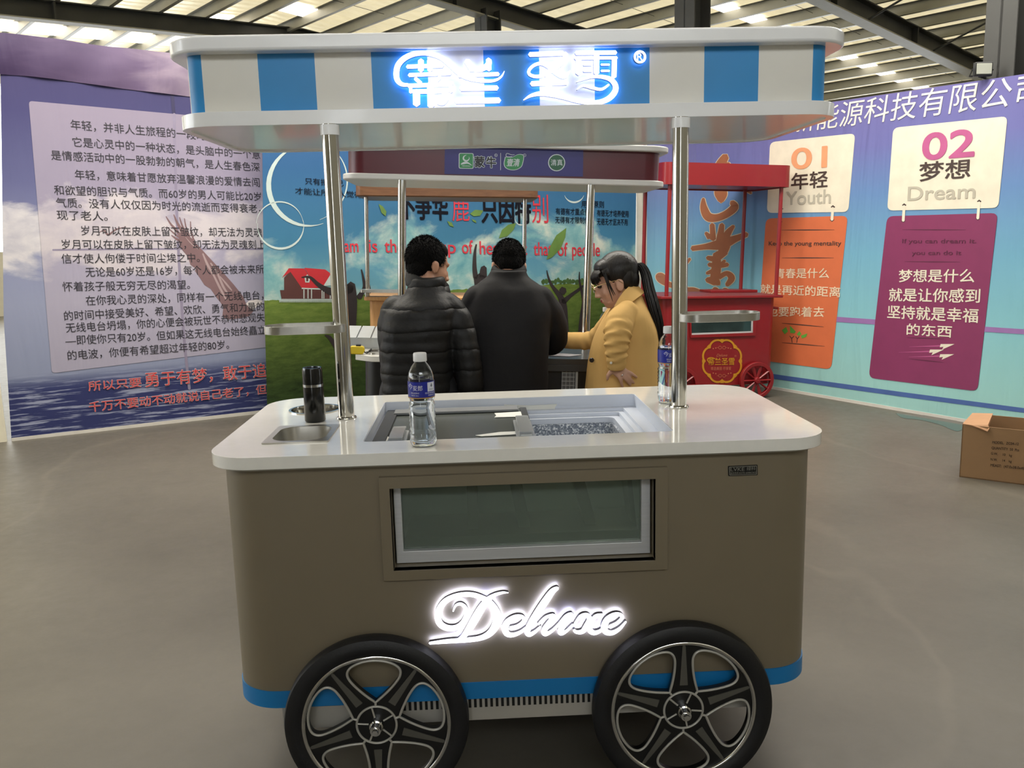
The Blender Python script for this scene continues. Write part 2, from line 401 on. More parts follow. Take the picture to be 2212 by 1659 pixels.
# purlins
u = 2.58-.632*14
while u < 16:
    b = MB(); z = zraf(u)+.24
    P = [(u, WMIN), (u, WMAX)]
    b.prism([(u-.002, WMIN), (u+.004, WMIN), (u+.004, WMAX), (u-.002, WMAX)], lambda p, t: H(p[0], p[1], z+(.128 if t else 0)))
    b.prism([(u, WMIN), (u+.055, WMIN), (u+.055, WMAX), (u, WMAX)], lambda p, t: H(p[0], p[1], z+(.004 if t else 0)))
    b.prism([(u, WMIN), (u-.055, WMIN), (u-.055, WMAX), (u, WMAX)], lambda p, t: H(p[0], p[1], z+(.128 if t else .124)))
    struct(b.build('purlin', purl, smooth=0)); u += .632
# knee braces from the rafter foot to a purlin (nearest frame)
for uu in (10.66, 12.5, 13.8):
    b = MB(); b.cyl(H(uu, 5.47, zraf(uu)+.03), H(uu-.05, 4.75, zraf(uu)+.27), .014, seg=6); struct(b.build('fly_brace', steel_dark))
# sag rods: thin tie lines along the slope
for w, u0, u1 in ((10.6, 6, 9.5), (6.3, 9.6, 16), (3.4, 10.6, 16), (7.9, 6, 10)):
    b = MB(); b.cyl(H(u0, w, zraf(u0)+.30), H(u1, w, zraf(u1)+.30), .003, seg=6); struct(b.build('tie_rod', steel_dark))
sky_em = EM('skylight_sheet', (255, 246, 230), 4.5)
n = 0
for w0, w1 in ((14.1, 14.72), (6.98, 7.24), (20.2, 20.8), (10.4, 10.42)):
    if w1-w0 < .1: continue
    for u0, u1 in ((UMIN+.5, RIDGE-.05), (RIDGE+.05, 16.3)):
        if w0 == 6.98 and u0 < RIDGE: continue
        if w0 == 6.98: u0 = 9.2
        if w0 == 20.2 and u0 > RIDGE: continue
        b = MB(); b.prism([(u0, w0), (u1, w0), (u1, w1), (u0, w1)], lambda p, t: H(p[0], p[1], zraf(p[0])+(.362 if t else .352)))
        n += 1; struct(b.build('window_%d' % n, sky_em, smooth=0))
# small daylight patches: single translucent panes near the left frame
for u0, u1, w0, w1 in ((5.2, 5.65, 12.42, 12.75), (6.0, 6.4, 11.3, 11.75)):
    b = MB(); b.prism([(u0, w0), (u1, w0), (u1, w1), (u0, w1)], lambda p, t: H(p[0], p[1], zraf(p[0])+(.362 if t else .352)))
    n += 1; struct(b.build('window_%d' % n, sky_em, smooth=0))
# low walls of the hall, clerestory open above them
wallm = M('hall_wall', (196, 190, 172), .7, var=.04)
for nm, a, c, hh in (('wall_left', (UMIN-.2, WMIN), (UMIN-.2, WMAX+1), 1.5), ('wall_back', (UMIN, WMAX+1), (UMAX+.2, WMAX+1), 1.5), ('wall_right', (UMAX+.2, WMIN), (UMAX+.2, WMAX+1), 1.5), ('wall_front', (UMIN-.2, WMIN-1), (UMAX+.2, WMIN-1), 4.0)):
    d = (Vector(c)-Vector(a)).normalized(); nn = Vector((d.y, -d.x))*.1; P = [Vector(a)+nn, Vector(c)+nn, Vector(c)-nn, Vector(a)-nn]
    b = MB(); b.prism(P, lambda p, t: H(p[0], p[1], hh if t else FZ))
    if nm in ('wall_left', 'wall_right'): b.prism([(P[0][0], WMIN), (P[0][0], WSPLIT), (P[2][0], WSPLIT), (P[2][0], WMIN)], lambda p, t: H(p[0], p[1], zraf(p[0])+.3 if t else hh))
    struct(b.build(nm, wallm, smooth=0))
# stain on the floor by the right banner
b = MB(); P = spline([WF(x, y)[:2] for x, y in ((1935, 893), (1950, 903), (1990, 908), (2030, 918), (2068, 932), (2085, 918), (2050, 905), (2020, 899), (1970, 896), (1935, 893))], 5)[:-1]
b.slab(P, FZ+.0006, FZ+.0022); wet = M('wet_stain', (70, 67, 62), .12, var=.1)
tag(b.build('floor_stain', wet, smooth=0), 'dark wet stain on the concrete floor beside the cardboard box', 'stain')
# ================================================================== the taupe ice cream cart in front
CT = thing('ice_cream_cart', 'taupe ice cream cart with striped blue canopy, white counter and lit Deluxe lettering', 'food cart', (0, .4, FZ))
ztop, tt = 1.0, .0215; HL = .7603; DEP = .785
# counter with cut-outs
well = rrect(-.394, .391, .124, .664, .012, 3)
hole = [(-.592+.072*math.cos(2*PI*i/40), .575+.072*math.sin(2*PI*i/40)) for i in range(40)]
pan = rrect(-.632, -.496, .150, .322, .045, 8)
b = MB(); b.holed([rrect(-HL, HL, 0, DEP, .115, 12), well, hole, pan], lambda p, t: (p[0], p[1], ztop if t else ztop-.030))
b.build('counter_top', counter_white, CT, bevel=.004)
b = MB(); b.holed([rrect(-HL+.012, HL-.012, .012, DEP-.012, .105, 10), rrect(-HL+.03, HL-.03, .03, DEP-.03, .09, 10)], lambda p, t: (p[0], p[1], ztop-.0295 if t else ztop-.036))
b.build('counter_trim', M('grey_edge_trim', (170, 166, 156), .5), CT)
# body shell with a window cut in the front
BX0, BX1, BY0, BY1, BZ0, BZ1 = -.738, .738, .03, .755, .347, .966; BR = .115
per = rrect(BX0, BX1, BY0, BY1, BR, 24); inn = rrect(BX0+.012, BX1-.012, BY0+.012, BY1-.012, BR-.012, 24)
def shell(z0, z1, g=0):
    P = rrect(BX0-g, BX1+g, BY0-g, BY1+g, BR+g, 12); Q = rrect(BX0+.012, BX1-.012, BY0+.012, BY1-.012, BR-.012, 12); return P, Q
wx0, wx1, wz0, wz1 = -.322, .322, .699, .907
b = MB()
n = len(per)
fr = [(BX0+BR, BX1-BR)]
# perimeter without the flat front, as an open thick band
back = [p for p in per if not (abs(p[1]-BY0) < 1e-6 and BX0+BR+1e-6 < p[0] < BX1-BR-1e-6)]
i0 = max(range(n), key=lambda i: (per[i][1] < BY0+1e-6, per[i][0])); ordr = [per[(i0+i) % n] for i in range(n)]; ordi = [inn[(i0+i) % n] for i in range(n)]
for z0, z1 in ((BZ0+.044, BZ1),):
    v = []
    for p, q in zip(ordr, ordi): v += [(p[0], p[1], z0), (p[0], p[1], z1), (q[0], q[1], z0), (q[0], q[1], z1)]
    f = []
    for i in range(n-1):
        a = 4*i; c = 4*i+4; f += [(a, c, c+1, a+1), (a+2, a+3, c+3, c+2), (a+1, c+1, c+3, a+3), (a, a+2, c+2, c)]
    b.add(v, f)
b.holed([[(BX0+BR, BZ0+.044), (BX1-BR, BZ0+.044), (BX1-BR, BZ1), (BX0+BR, BZ1)], [(wx0, wz0), (wx1, wz0), (wx1, wz1), (wx0, wz1)]],
        lambda p, t: (p[0], BY0-.0004 if t else BY0+.0116, p[1]))
b.build('body', taupe, CT, smooth=30)
b = MB(); P = rrect(BX0-.003, BX1+.003, BY0-.003, BY1+.003, BR+.003, 24); b.slab(P, BZ0, BZ0+.0445); b.build('blue_band', band_blue, CT, smooth=30)
# window: proud taupe frame, deep reveal, aluminium inner frame, pane, tubs behind
b = MB(); b.holed([rrect(-.3475, .3525, .674, .9355, .002, 2), [(wx0, wz0), (wx1, wz0), (wx1, wz1), (wx0, wz1)]], lambda p, t: (p[0], BY0-.013 if t else BY0, p[1]))
b.holed([[(wx0-.004, wz0-.004), (wx1+.004, wz0-.004), (wx1+.004, wz1+.004), (wx0-.004, wz1+.004)], [(wx0, wz0), (wx1, wz0), (wx1, wz1), (wx0, wz1)]], lambda p, t: (p[0], BY0-.010 if t else BY0+.075, p[1]))
wf = b.build('window_frame', taupe, CT, bevel=.0015)
b = MB(); yy = BY0+.045
b.holed([[(wx0+.004, wz0+.002), (wx1-.004, wz0+.002), (wx1-.004, wz1+.03), (wx0+.004, wz1+.03)], [(wx0+.022, wz0+.032), (wx1-.026, wz0+.032), (wx1-.026, wz1+.02), (wx0+.022, wz1+.02)]], lambda p, t: (p[0], yy-.012 if t else yy+.02, p[1]))
b.build('inner_frame', alu, wf, bevel=.001)
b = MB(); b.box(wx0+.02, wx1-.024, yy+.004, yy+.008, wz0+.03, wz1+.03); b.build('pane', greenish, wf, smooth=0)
tubm = M('grey_green_liner', (206, 214, 204), .5, var=.08, scale=3); tubd = M('dark_divider', (112, 118, 106), .5)
b = MB(); b.box(wx0-.03, wx1+.03, .34, .35, .66, .905); b.box(wx0-.03, wx1+.03, yy+.03, .34, .67, .70, 0); b.box(wx0-.04, wx0-.03, yy+.03, .35, .67, .905); b.box(wx1+.03, wx1+.04, yy+.03, .35, .67, .905)
for x, w, sl in ((-.14, .028, .0), (-.035, .032, .035), (.13, .03, .05), (.28, .012, .02)):
    b.prism([(x, .905), (x+w, .905), (x+w+sl, .70), (x+sl, .70)], lambda p, t: (p[0], .30 if t else .20, p[1]), 1)
b.box(wx0+.02, wx1-.02, .15, .335, .70, .735, 1)
b.build('tub_liner', [tubm, tubd], CT, smooth=0)
# ice well under the counter opening
b = MB()
def ring(o, i, z0, z1, r=.012): b.holed([rrect(o[0], o[1], o[2], o[3], r, 3), rrect(i[0], i[1], i[2], i[3], max(r-.004, .004), 3)], lambda p, t: (p[0], p[1], z1 if t else z0))
ring((-.40, .397, .118, .670), (-.3925, .3895, .1255, .6625), .955, .9695); ring((-.3939, .3909, .1241, .6639), (-.3922, .3892, .1258, .6622), .9695, .9988)
ring((-.40, .397, .118, .670), (-.352, .350, .165, .635), .950, .962)
ring((-.354, .352, .163, .637), (-.335, .333, .18, .617), .938, .9525)
ring((-.337, .335, .178, .619), (-.312, .312, .205, .598), .925, .942, .03)
b.build('ice_well', well_white, CT, bevel=.002)
b = MB(); b.holed([rrect(.03, .318, .36, .604, .04, 6), rrect(.042, .306, .372, .592, .035, 6)], lambda p, t: (p[0], p[1], .9255 if t else .80))
b.box(.04, .305, .37, .59, .79, .80); b.build('freezer_tub', frost, CT)
# smoked sliding lid over the left half
b = MB(); b.slab(rrect(-.372, .04, .150, .640, .012, 3), .9630, .9700); b.slab(rrect(-.385, -.35, .14, .655, .004, 2), .9630, .9750, 1); b.slab(rrect(.026, .046, .15, .64, .003, 2), .9630, .9730, 1)
lid = b.build('sliding_lid', [lid_glass, black_plastic], CT, bevel=.001)
b = MB(); b.box(-.36, .02, .585, .645, .9705, .9790); b.build('lid_rail', M('grey_rail', (120, 122, 124), .4), lid, bevel=.003)
def clip(x, w, y0, y1):
    b = MB(); b.slab(rrect(x-w/2, x+w/2, y0, y1, .006, 3), .9705, .9810); b.slab(rrect(x-w*.36, x+w*.36, y0+.01, y1-.01, .004, 3), .9810, .9950)
    b.box(x-w*.3, x+w*.3, y0-.004, y0+.002, .9740, .9890); return b.build('lid_handle', acrylic, lid, bevel=.0015)
clip(-.318, .05, .17, .33); clip(.02, .05, .19, .42)
def tape(pts, z=.9715, name='paper_tape'):
    P = [WF(x, y, z)[:2] for x, y in pts]; b = MB(); b.slab(P, z, z+.0012); b.build(name, white_paper, lid, smooth=0)
tape([(1027, 941), (1080, 934), (1148, 931), (1150, 937), (1090, 940), (1040, 943)]); tape([(1068, 893), (1138, 889), (1142, 900), (1068, 902), (1072, 898)])
tape([(813, 954), (816, 928), (828, 942), (838, 943), (846, 953)])
yb = .6635; b = MB(); P = [W(x, y, yb-.008) for x, y in ((1089, 874), (1142, 876), (1203, 873), (1198, 881), (1202, 888), (1182, 887), (1182, 889), (1145, 890), (1118, 883), (1090, 886))]
b.prism(P, lambda p, t: p+Vector((0, -.0025 if t else .002, 0))); b.build('paper_tape', white_paper, CT, smooth=0)
# steel inserts in the counter
b = MB(); b.lathe([(.078, 1.0005), (.078, 1.003), (.071, 1.003), (.069, .99), (.066, .90), (.0, .90)], (-.592, .575, 0), 40); b.build('cone_well', steel, CT, smooth=50)
b = MB(); b.holed([rrect(-.648, -.482, .134, .338, .004, 2), rrect(-.632, -.496, .150, .322, .045, 8)], lambda p, t: (p[0], p[1], 1.0035 if t else 1.0002))
I0 = rrect(-.632, -.496, .150, .322, .045, 8); I1 = rrect(-.625, -.503, .157, .315, .038, 8); nn = len(I0)
b.add([(x, y, 1.002) for x, y in I0]+[(x, y, .945) for x, y in I1], [(i, (i+1) % nn, nn+(i+1) % nn, nn+i) for i in range(nn)]+[tuple(range(nn, 2*nn))])
b.build('scoop_tray', brushed, CT, smooth=40)
# maker's plate
pl = Plane((0, BY0), (1, BY0)); b = MB()
b.pp(pl, rquad([(1572, 1006.5), (1636, 1003.5), (1636, 1026), (1573, 1028)], 2), .0022, 0); b.pp(pl, rquad([(1574, 1008), (1634.3, 1005.2), (1634.3, 1024.6), (1575, 1026.5)], 2), .0026, 1); b.pp(pl, rquad([(1576, 1009.2), (1633, 1006.6), (1633, 1023.2), (1576.5, 1025)], 1.5), .003, 0)
b.ptext(pl, 'LVKE', (1577.5, 1017.2), (1607, 1016.4), 8, .0034, 1, .015); b.ptext(pl, '绿科', (1612, 1016), (1631, 1014.6), 8.2, .0034, 1, .01)
b.ptext(pl, '服务热线', (1577, 1024), (1594, 1023.2), 4.6, .0034, 1, .01); b.ptext(pl, '0370-6086262', (1595.5, 1023), (1632, 1021.6), 3.8, .0034, 1, .02)
P = [pl.hit(x, y, .0) for x, y in rquad([(1572, 1006.5), (1636, 1003.5), (1636, 1026), (1573, 1028)], 2)]; b.prism(P, lambda p, t: p-Vector((0, .0018 if t else 0, 0)), 0)
b.build('maker_plate', [M('plate_black', (16, 16, 15), .4), M('plate_silver', (150, 148, 140), .4, .5)], CT, smooth=0)
# undercarriage with slots
under = M('undercarriage_white', (176, 172, 164), .5); b = MB(); b.box(-.62, .62, .036, .70, .284, .3465)
for i in range(46):
    x = -.345+i*.0138
    if x < .30: b.box(x, x+.0068, .0352, .04, .319, .345, 1)
b.build('undercarriage', [under, dark_void], CT, smooth=0)
b = MB(); b.box(-.45, .45, .25, .68, .20, .285); b.build('compressor_box', M('compressor_grey', (60, 58, 56), .6), CT, bevel=.006)
def caster(x, y):
    b = MB(); zf = FZ; b.lathe([(.012, -.014), (.042, -.014), (.047, -.008), (.047, .008), (.042, .014), (.012, .014), (.012, -.014)], (x, y, zf+.047), 28, 0, rot=Matrix.Rotation(PI/2, 3, 'Y'))
    for s in (-1, 1): b.box(x+s*.02-.002, x+s*.02+.002, y-.018, y+.018, zf+.035, zf+.13, 1)
    b.box(x-.022, x+.022, y-.02, y+.02, zf+.125, zf+.13, 1); b.cyl((x-.025, y, zf+.047), (x+.025, y, zf+.047), .008, m=1, seg=10); b.cyl((x, y, zf+.13), (x, y, .30), .014, m=1, seg=12)
    b.build('caster', [M('brown_caster', (110, 66, 44), .5), brushed], CT)
caster(.63, .60); caster(-.63, .60)
# wheels -----------------------------------------------------------
WR, RIM = .2282, .1870
rib_grey = M('dull_grey_rib', (88, 86, 80), .5)
def wheel(x, y, rot):
    c = Vector((x, y, FZ+WR)); m3 = Matrix.Rotation(PI/2, 3, 'X')
    def P(r, a, d=0): return c+Vector((r*math.cos(a), -d, r*math.sin(a)))
    b = MB(); prof = [(RIM-.004, .020), (RIM+.006, .026), (WR-.016, .026), (WR-.004, .020), (WR, .008), (WR, -.008), (WR-.004, -.020), (WR-.016, -.026), (RIM+.006, -.026), (RIM-.004, -.020), (RIM-.004, .020)]
    b.lathe(prof, c, 96, 0, rot=m3); ty = b.build('wheel', rubber, CT, smooth=35)
    b = MB(); pts = [(.32, 0), (.45, 17), (.61, 24.5), (.75, 26.5), (.84, 24), (.885, 18), (.905, 9), (.91, 0)]
    pts = pts+[(r, -a) for r, a in pts[-2:0:-1]]; loops = []
    for k in range(5):
        L = spline([(RIM*r*math.cos(math.radians(a+72*k)+rot), RIM*r*math.sin(math.radians(a+72*k)+rot)) for r, a in pts+pts[:1]], 4)[:-1]; loops.append(L)
    b.holed([[(RIM*.985*math.cos(2*PI*i/96), RIM*.985*math.sin(2*PI*i/96)) for i in range(96)]]+loops, lambda p, t: (x+p[0], y-(.014 if t else -.006), FZ+WR+p[1]))
    b.build('spoke_disc', black_plastic, ty, smooth=30)
    b = MB(); b.tube([P(RIM*.962, 2*PI*i/120, .016) for i in range(120)], .0062, 10, closed=True); b.build('rim_ring', chrome, ty)
    b = MB()
    for kk, L in enumerate(loops):
        Q = [(x+p[0], y-.0155, FZ+WR+p[1]) for p in L]; b.tube(Q, .0032, 8, closed=True)
        a = math.radians(72*kk)+rot; b.cyl(P(RIM*.255, a, .0155), P(RIM*.33, a, .0155), .003, seg=8)
    b.tube([P(RIM*.262, 2*PI*i/60, .0155) for i in range(60)], .003, 8, closed=True)
    for k in range(5): a = rot+math.radians(72*k+12); b.cyl(P(.02, a, .0155), P(RIM*.25, a, .0155), .0024, seg=8)
    b.build('spoke_outline', grey_line, ty)
    for k in range(5):
        b = MB(); a = rot+math.radians(36+72*k)
        q = Vector((-math.sin(a), 0, math.cos(a))); A, B = P(RIM*.36, a, .0142), P(RIM*.91, a, .0142)
        b.prism([A+q*.010, A-q*.010, B-q*.004, B-q*.002-(A-B).normalized()*.004, B+q*.002-(A-B).normalized()*.004, B+q*.004], lambda p, t: p-Vector((0, .003 if t else 0, 0)))
        b.build('spoke_rib', rib_grey, ty, smooth=0)
    b = MB(); b.lathe([(0, .055), (.007, .055), (.009, .05), (.009, .046), (.013, .046), (.014, .03), (.017, .028), (.017, .01), (0, .01)], c, 24, 0, rot=m3); b.build('hub_bolt', chrome, ty)
    b = MB(); b.cyl(c+Vector((0, .006, 0)), c+Vector((0, .06, 0)), .014); b.build('axle', brushed, ty)
    return ty
wheel(-.3792, 0, PI/2); wheel(.3868, 0, PI/2-math.radians(36))
for xx in (-.3792, .3868):                                             # wheels on the vendor's side
    b = MB(); b.lathe([(.03, .02), (WR-.01, .022), (WR, .008), (WR, -.008), (WR-.01, -.022), (.03, -.02), (.03, .02)], (xx, .80, FZ+WR), 64, rot=Matrix.Rotation(PI/2, 3, 'X')); b.build('wheel', rubber, CT)
# lit letters -------------------------------------------------------
led = EM('white_led_face', (240, 242, 255), 2.6); led_back = EM('led_back_glow', (205, 214, 255), 20); sign_back = EM('sign_back_glow', (190, 204, 255), 5.2); led_side = M('dark_letter_return', (36, 36, 46), .25, .6)
pl = Plane((0, BY0), (1, BY0)); b = MB(); Z = lambda P: [(900+x/4.424, 1230+y/4.424) for x, y in P]
def let(P, w, k, gap=.010, th=.011): b.ribbon(lambda x, y, o: pl.hit(x, y, o), Z(P), [q/4.424 for q in w], gap+th+k*.0002, 0, 6, gap, 1, 2)
let([(350, 368), (375, 312), (425, 298), (468, 335), (474, 400), (440, 475), (380, 520), (300, 525), (232, 490), (206, 425), (222, 345), (285, 265), (400, 215), (520, 208), (620, 238), (700, 290), (752, 370), (768, 440), (742, 520), (685, 585), (600, 622), (480, 638), (300, 650), (128, 668)], [12, 22, 30, 36, 40, 46, 52, 58, 62, 62, 60, 54, 46, 46, 50, 62, 80, 84, 74, 60, 48, 46, 42, 26], 0)
let([(872, 190), (820, 190), (745, 212), (680, 258), (620, 335), (560, 435), (500, 535), (440, 612), (390, 640)], [10, 24, 34, 56, 74, 78, 68, 48, 30], 1)
let([(890, 528), (965, 505), (1020, 455), (1002, 418), (940, 420), (872, 462), (842, 520), (858, 575), (910, 590), (985, 565), (1040, 520)], [42, 36, 34, 36, 46, 58, 64, 56, 44, 34, 22], 2)
let([(1340, 145), (1290, 178), (1220, 275), (1140, 392), (1080, 490), (1052, 555), (1072, 585), (1125, 560), (1180, 510)], [34, 56, 70, 66, 60, 56, 46, 32, 22], 3)
let([(1155, 490), (1225, 425), (1300, 410), (1270, 465), (1215, 540), (1222, 578), (1280, 555), (1350, 490), (1420, 415), (1470, 402), (1425, 462), (1368, 540), (1374, 572), (1425, 550), (1485, 492)], [22, 30, 44, 54, 56, 48, 30, 30, 40, 50, 54, 54, 46, 30, 24], 4)
let([(1495, 495), (1555, 415), (1615, 402), (1642, 440), (1612, 505), (1575, 555), (1520, 562), (1492, 542)], [22, 34, 44, 50, 54, 46, 34, 26], 5)
let([(1765, 398), (1705, 410), (1662, 462), (1642, 535), (1682, 568), (1742, 550), (1792, 498)], [26, 38, 50, 54, 46, 34, 24], 6)
let([(1832, 512), (1900, 478), (1948, 428), (1930, 396), (1870, 400), (1808, 445), (1780, 512), (1796, 558), (1855, 568), (1925, 530), (1985, 462)], [40, 36, 34, 36, 46, 58, 64, 56, 46, 34, 18], 7)
b.build('lit_lettering', [led, led_side, led_back], CT, smooth=0)
# poles and shelves --------------------------------------------------
YP = .435
for s, xp in ((-1, -.4785), (1, .4779)):
    b = MB(); b.cyl((xp, YP, 1.003), (xp, YP, 1.808), .0222, seg=32); po = b.build('canopy_pole', steel, CT)
    b = MB(); b.lathe([(.0222, 1.779), (.0255, 1.779), (.0255, 1.806), (.0222, 1.806), (.0222, 1.779)], (xp, YP, 0), 32); b.build('collar', white_gloss, po)
    b = MB(); b.lathe([(.0222, 1.0003), (.0285, 1.0003), (.0275, 1.004), (.0222, 1.006)], (xp, YP, 0), 32); b.build('base_ring', steel, po)
    b = MB()
    if s < 0: x0, x1, y0, y1, z = -.690, -.462, YP-.062, YP+.055, 1.262
    else: x0, x1, y0, y1, z = .470, .705, YP-.062, YP+.055, 1.262
    P = rrect(x0, x1, y0, y1, .056, 10); b.slab(rrect(x0+.002, x1-.002, y0+.002, y1-.002, .054, 10), z-.012, z-.002); b.holed([P, rrect(x0+.004, x1-.004, y0+.004, y1-.004, .052, 10)], lambda p, t: (p[0], p[1], z+.008 if t else z-.014))
    b.build('shelf', brushed, po, bevel=.001)
# canopy --------------------------------------------------------------
CXm = .0165
def plate(name, x0, x1, y0, y1, z0, z1, r, mat, lip=0):
    b = MB(); P = rrect(x0, x1, y0, y1, r, 14); b.slab(P, z0, z1)
    if lip: b.holed([P, rrect(x0+.022, x1-.022, y0+.022, y1-.022, r-.02, 14)], lambda p, t: (p[0], p[1], z0+.001 if t else z0-lip))
    return b.build(name, mat, CT, bevel=.007, bseg=3)
plate('canopy_tray', -.900, .943, .425, 1.135, 1.813, 1.845, .125, white_gloss, .005)
plate('canopy_top', -.914, .960, .408, 1.155, 1.996, 2.036, .135, white_gloss)
fx0, fx1, fy0, fy1, fr_ = -.862, .899, .455, 1.105, .05
per = rrect(fx0, fx1, fy0, fy1, fr_, 16); L = []
xs0 = W(441.6, 241, fy0).x; pitch = (W(1753, 225, fy0).x-xs0)/11
# walk the outline from the front centre, splitting at stripe borders
i0 = [i for i, p in enumerate(per) if abs(p[1]-fy0) < 1e-6 and p[0] < 0][-1]; n = len(per); seq = [per[(i0+i) % n] for i in range(n+1)]
out = []; acc = 0.0; base = seq[0][0]
for i in range(n):
    a, c = Vector(seq[i]), Vector(seq[i+1]); l = (c-a).length
    if l < 1e-9: continue
    cuts = [0.0]; s0 = (base-xs0+acc)/pitch; s1 = s0+l/pitch; k = math.floor(s0)+1
    while k < s1-1e-6: cuts.append((k-s0)/(s1-s0)); k += 1
    cuts.append(1.0)
    for t0, t1 in zip(cuts, cuts[1:]): out.append((a.lerp(c, t0), a.lerp(c, t1), math.floor(s0+(t0+t1)/2*(s1-s0)) % 2))
    acc += l
b = MB()
for a, c, st in out: b.add([(a.x, a.y, 1.846), (c.x, c.y, 1.846), (c.x, c.y, 1.997), (a.x, a.y, 1.997)], [(0, 1, 2, 3)], st)
b.build('canopy_fascia', [stripe_cream, stripe_blue], CT, smooth=30)
# lit sign on the fascia
pl = Plane((0, fy0), (1, fy0)); b = MB(); fn = lambda x, y, o: pl.hit(x, y, o)
def sg(P, w, k, Zm): b.ribbon(fn, [Zm(*p) for p in P], [q/8.4 for q in w] if isinstance(w, list) else w/8.6, .026+k*.0002, 0, 5 if len(P) > 2 else 1, .012, 1, 2)
za = lambda x, y: (820+x/7.628, 100+y/7.628); zb = lambda x, y: (1110+x/7.135, 90+y/7.135)
A = [([(480, 665), (380, 655), (310, 590), (290, 480), (320, 340), (430, 225), (600, 155), (800, 150), (1000, 210), (1150, 320), (1280, 440), (1400, 520), (1560, 575), (1750, 600), (1900, 590), (2000, 530), (2050, 440)], [60, 75, 95, 105, 105, 100, 95, 85, 85, 95, 100, 100, 80, 62, 50, 34, 10]),
     ([(470, 368), (1040, 350)], 78), ([(690, 265), (690, 430)], 105), ([(830, 265), (835, 430)], 90), ([(500, 505), (1170, 475)], 74), ([(600, 560), (690, 640)], 70), ([(1000, 540), (900, 640)], 70),
     ([(490, 680), (1190, 655)], 80), ([(525, 690), (525, 790)], 60), ([(1175, 670), (1180, 780)], 60), ([(560, 775), (1130, 765)], 84), ([(617, 770), (620, 985)], 130), ([(848, 640), (855, 1010)], 130),
     ([(1085, 770), (1092, 880), (1040, 960), (955, 955)], [120, 115, 90, 50]), ([(1440, 275), (1530, 420)], 110), ([(1800, 255), (1785, 340), (1680, 410), (1570, 440)], [90, 110, 90, 50]), ([(1790, 250), (1800, 420)], 90),
     ([(1310, 512), (1950, 490)], 76), ([(1345, 725), (1930, 715)], 95), ([(1262, 928), (1965, 918)], 105)]
B = [([(235, 230), (740, 210)], 88), ([(780, 215), (760, 310), (660, 400), (560, 470), (440, 545), (330, 565), (235, 535), (225, 470), (300, 395), (410, 365), (520, 410), (640, 510), (760, 565), (850, 480)], [90, 95, 95, 90, 70, 62, 58, 56, 58, 66, 80, 88, 80, 20]),
     ([(265, 675), (800, 655)], 95), ([(525, 560), (520, 800)], 120), ([(140, 925), (250, 858), (400, 825), (560, 835), (760, 875), (950, 930), (1130, 960), (1300, 955), (1440, 900), (1530, 800), (1540, 700), (1470, 610), (1340, 570), (1180, 570), (1030, 615), (950, 650)], [14, 56, 85, 95, 95, 85, 80, 90, 100, 105, 100, 88, 70, 52, 34, 12]),
     ([(945, 205), (1545, 200)], 80), ([(930, 285), (1560, 280)], 60), ([(980, 285), (978, 520)], 100), ([(1525, 285), (1518, 570)], 95), ([(1252, 200), (1252, 515)], 105), ([(1060, 385), (1180, 385)], 40), ([(1060, 480), (1185, 480)], 40), ([(1325, 385), (1445, 385)], 40), ([(1325, 480), (1445, 480)], 40),
     ([(955, 765), (1050, 705), (1200, 740), (1330, 760), (1440, 690)], [12, 46, 54, 50, 36])]
for k, (P, w) in enumerate(A): sg(P, w, k*.5, za)
for k, (P, w) in enumerate(B): sg(P, w, k*.5, zb)
sg([(1915+78*math.cos(i*PI/12), 265+82*math.sin(i*PI/12)) for i in range(25)], 42, 0, zb)
v, f = text_mesh('R', .03); P0 = pl.hit(*zb(1875, 320), .0262); b.tmap(v, f, P0, pl.hit(*zb(1955, 318), .0262)-P0, Vector((0, 0, .0195)), False, 0)
b.build('lit_sign', [led, M('sign_return', (150, 150, 170), .3, .3), sign_back], CT, smooth=0)
# ================================================================== printed banners
def fabric(k, v, wr=.25):
    n = k.noise(k.coord('UV', (3.0, .35, 1)), 1.6, 3, .5, .6); k.bump(n, wr, .05); k.b.inputs['Roughness'].default_value = .55; k.b.inputs['Specular IOR Level'].default_value = .25
def cloud_banner(name, stops, zmax, cz, chalf, ccol, cshade, thr, wash=None, sea=None, rays=False, scale=1.6):
    k = NT(name); uv, s, z = k.uvz(); zn = k.math('DIVIDE', z, zmax)
    c = k.ramp(zn, [(p/zmax, q) for p, q in stops])
    v = k.coord('UV', (1, 1.35, 1)); n = k.noise(v, scale, 9, .56, .4); n2 = k.noise(v, scale*2.7, 7, .6, .3)
    h = k.math('SUBTRACT', 1.0, k.math('ABSOLUTE', k.math('DIVIDE', k.math('SUBTRACT', z, cz), chalf)))
    m = k.math('ADD', n, k.math('MULTIPLY', h, .34)); mask = k.ramp(m, [(thr, (0, 0, 0)), (thr+.09, (255, 255, 255))])
    sh = k.ramp(n2, [(.3, cshade), (.62, ccol)]); c = k.mix(mask, c, sh)
    if sea:
        w = k.noise(k.coord('UV', (1.1, 16, 1)), 2.4, 5, .6); st = k.ramp(w, [(.52, (0, 0, 0)), (.60, (255, 255, 255))])
        below = k.ramp(zn, [(sea[0]/zmax, (255, 255, 255)), (sea[0]/zmax+.05, (0, 0, 0))])
        c = k.mix(below, c, k.mix(st, sea[1], sea[2]))
    if wash: c = k.mix(wash[0], c, wash[1])
    k.link(c, k.b.inputs['Base Color']); fabric(k, v); return k.m
def sheet(b, pl, out, off=0.0, m=0, th=.006):
    P = [pl.hit(x, y, off) for x, y in out]; Q = [p-pl.N*th for p in P]; n = len(P)
    b.add(P, [tuple(range(n))], m); b.add(Q, [tuple(range(n))], m); b.add(P+Q, [(i, (i+1) % n, n+(i+1) % n, n+i) for i in range(n)], m)
def uvof(pl): return lambda p: ((p-pl.A).dot(pl.D), p.z)
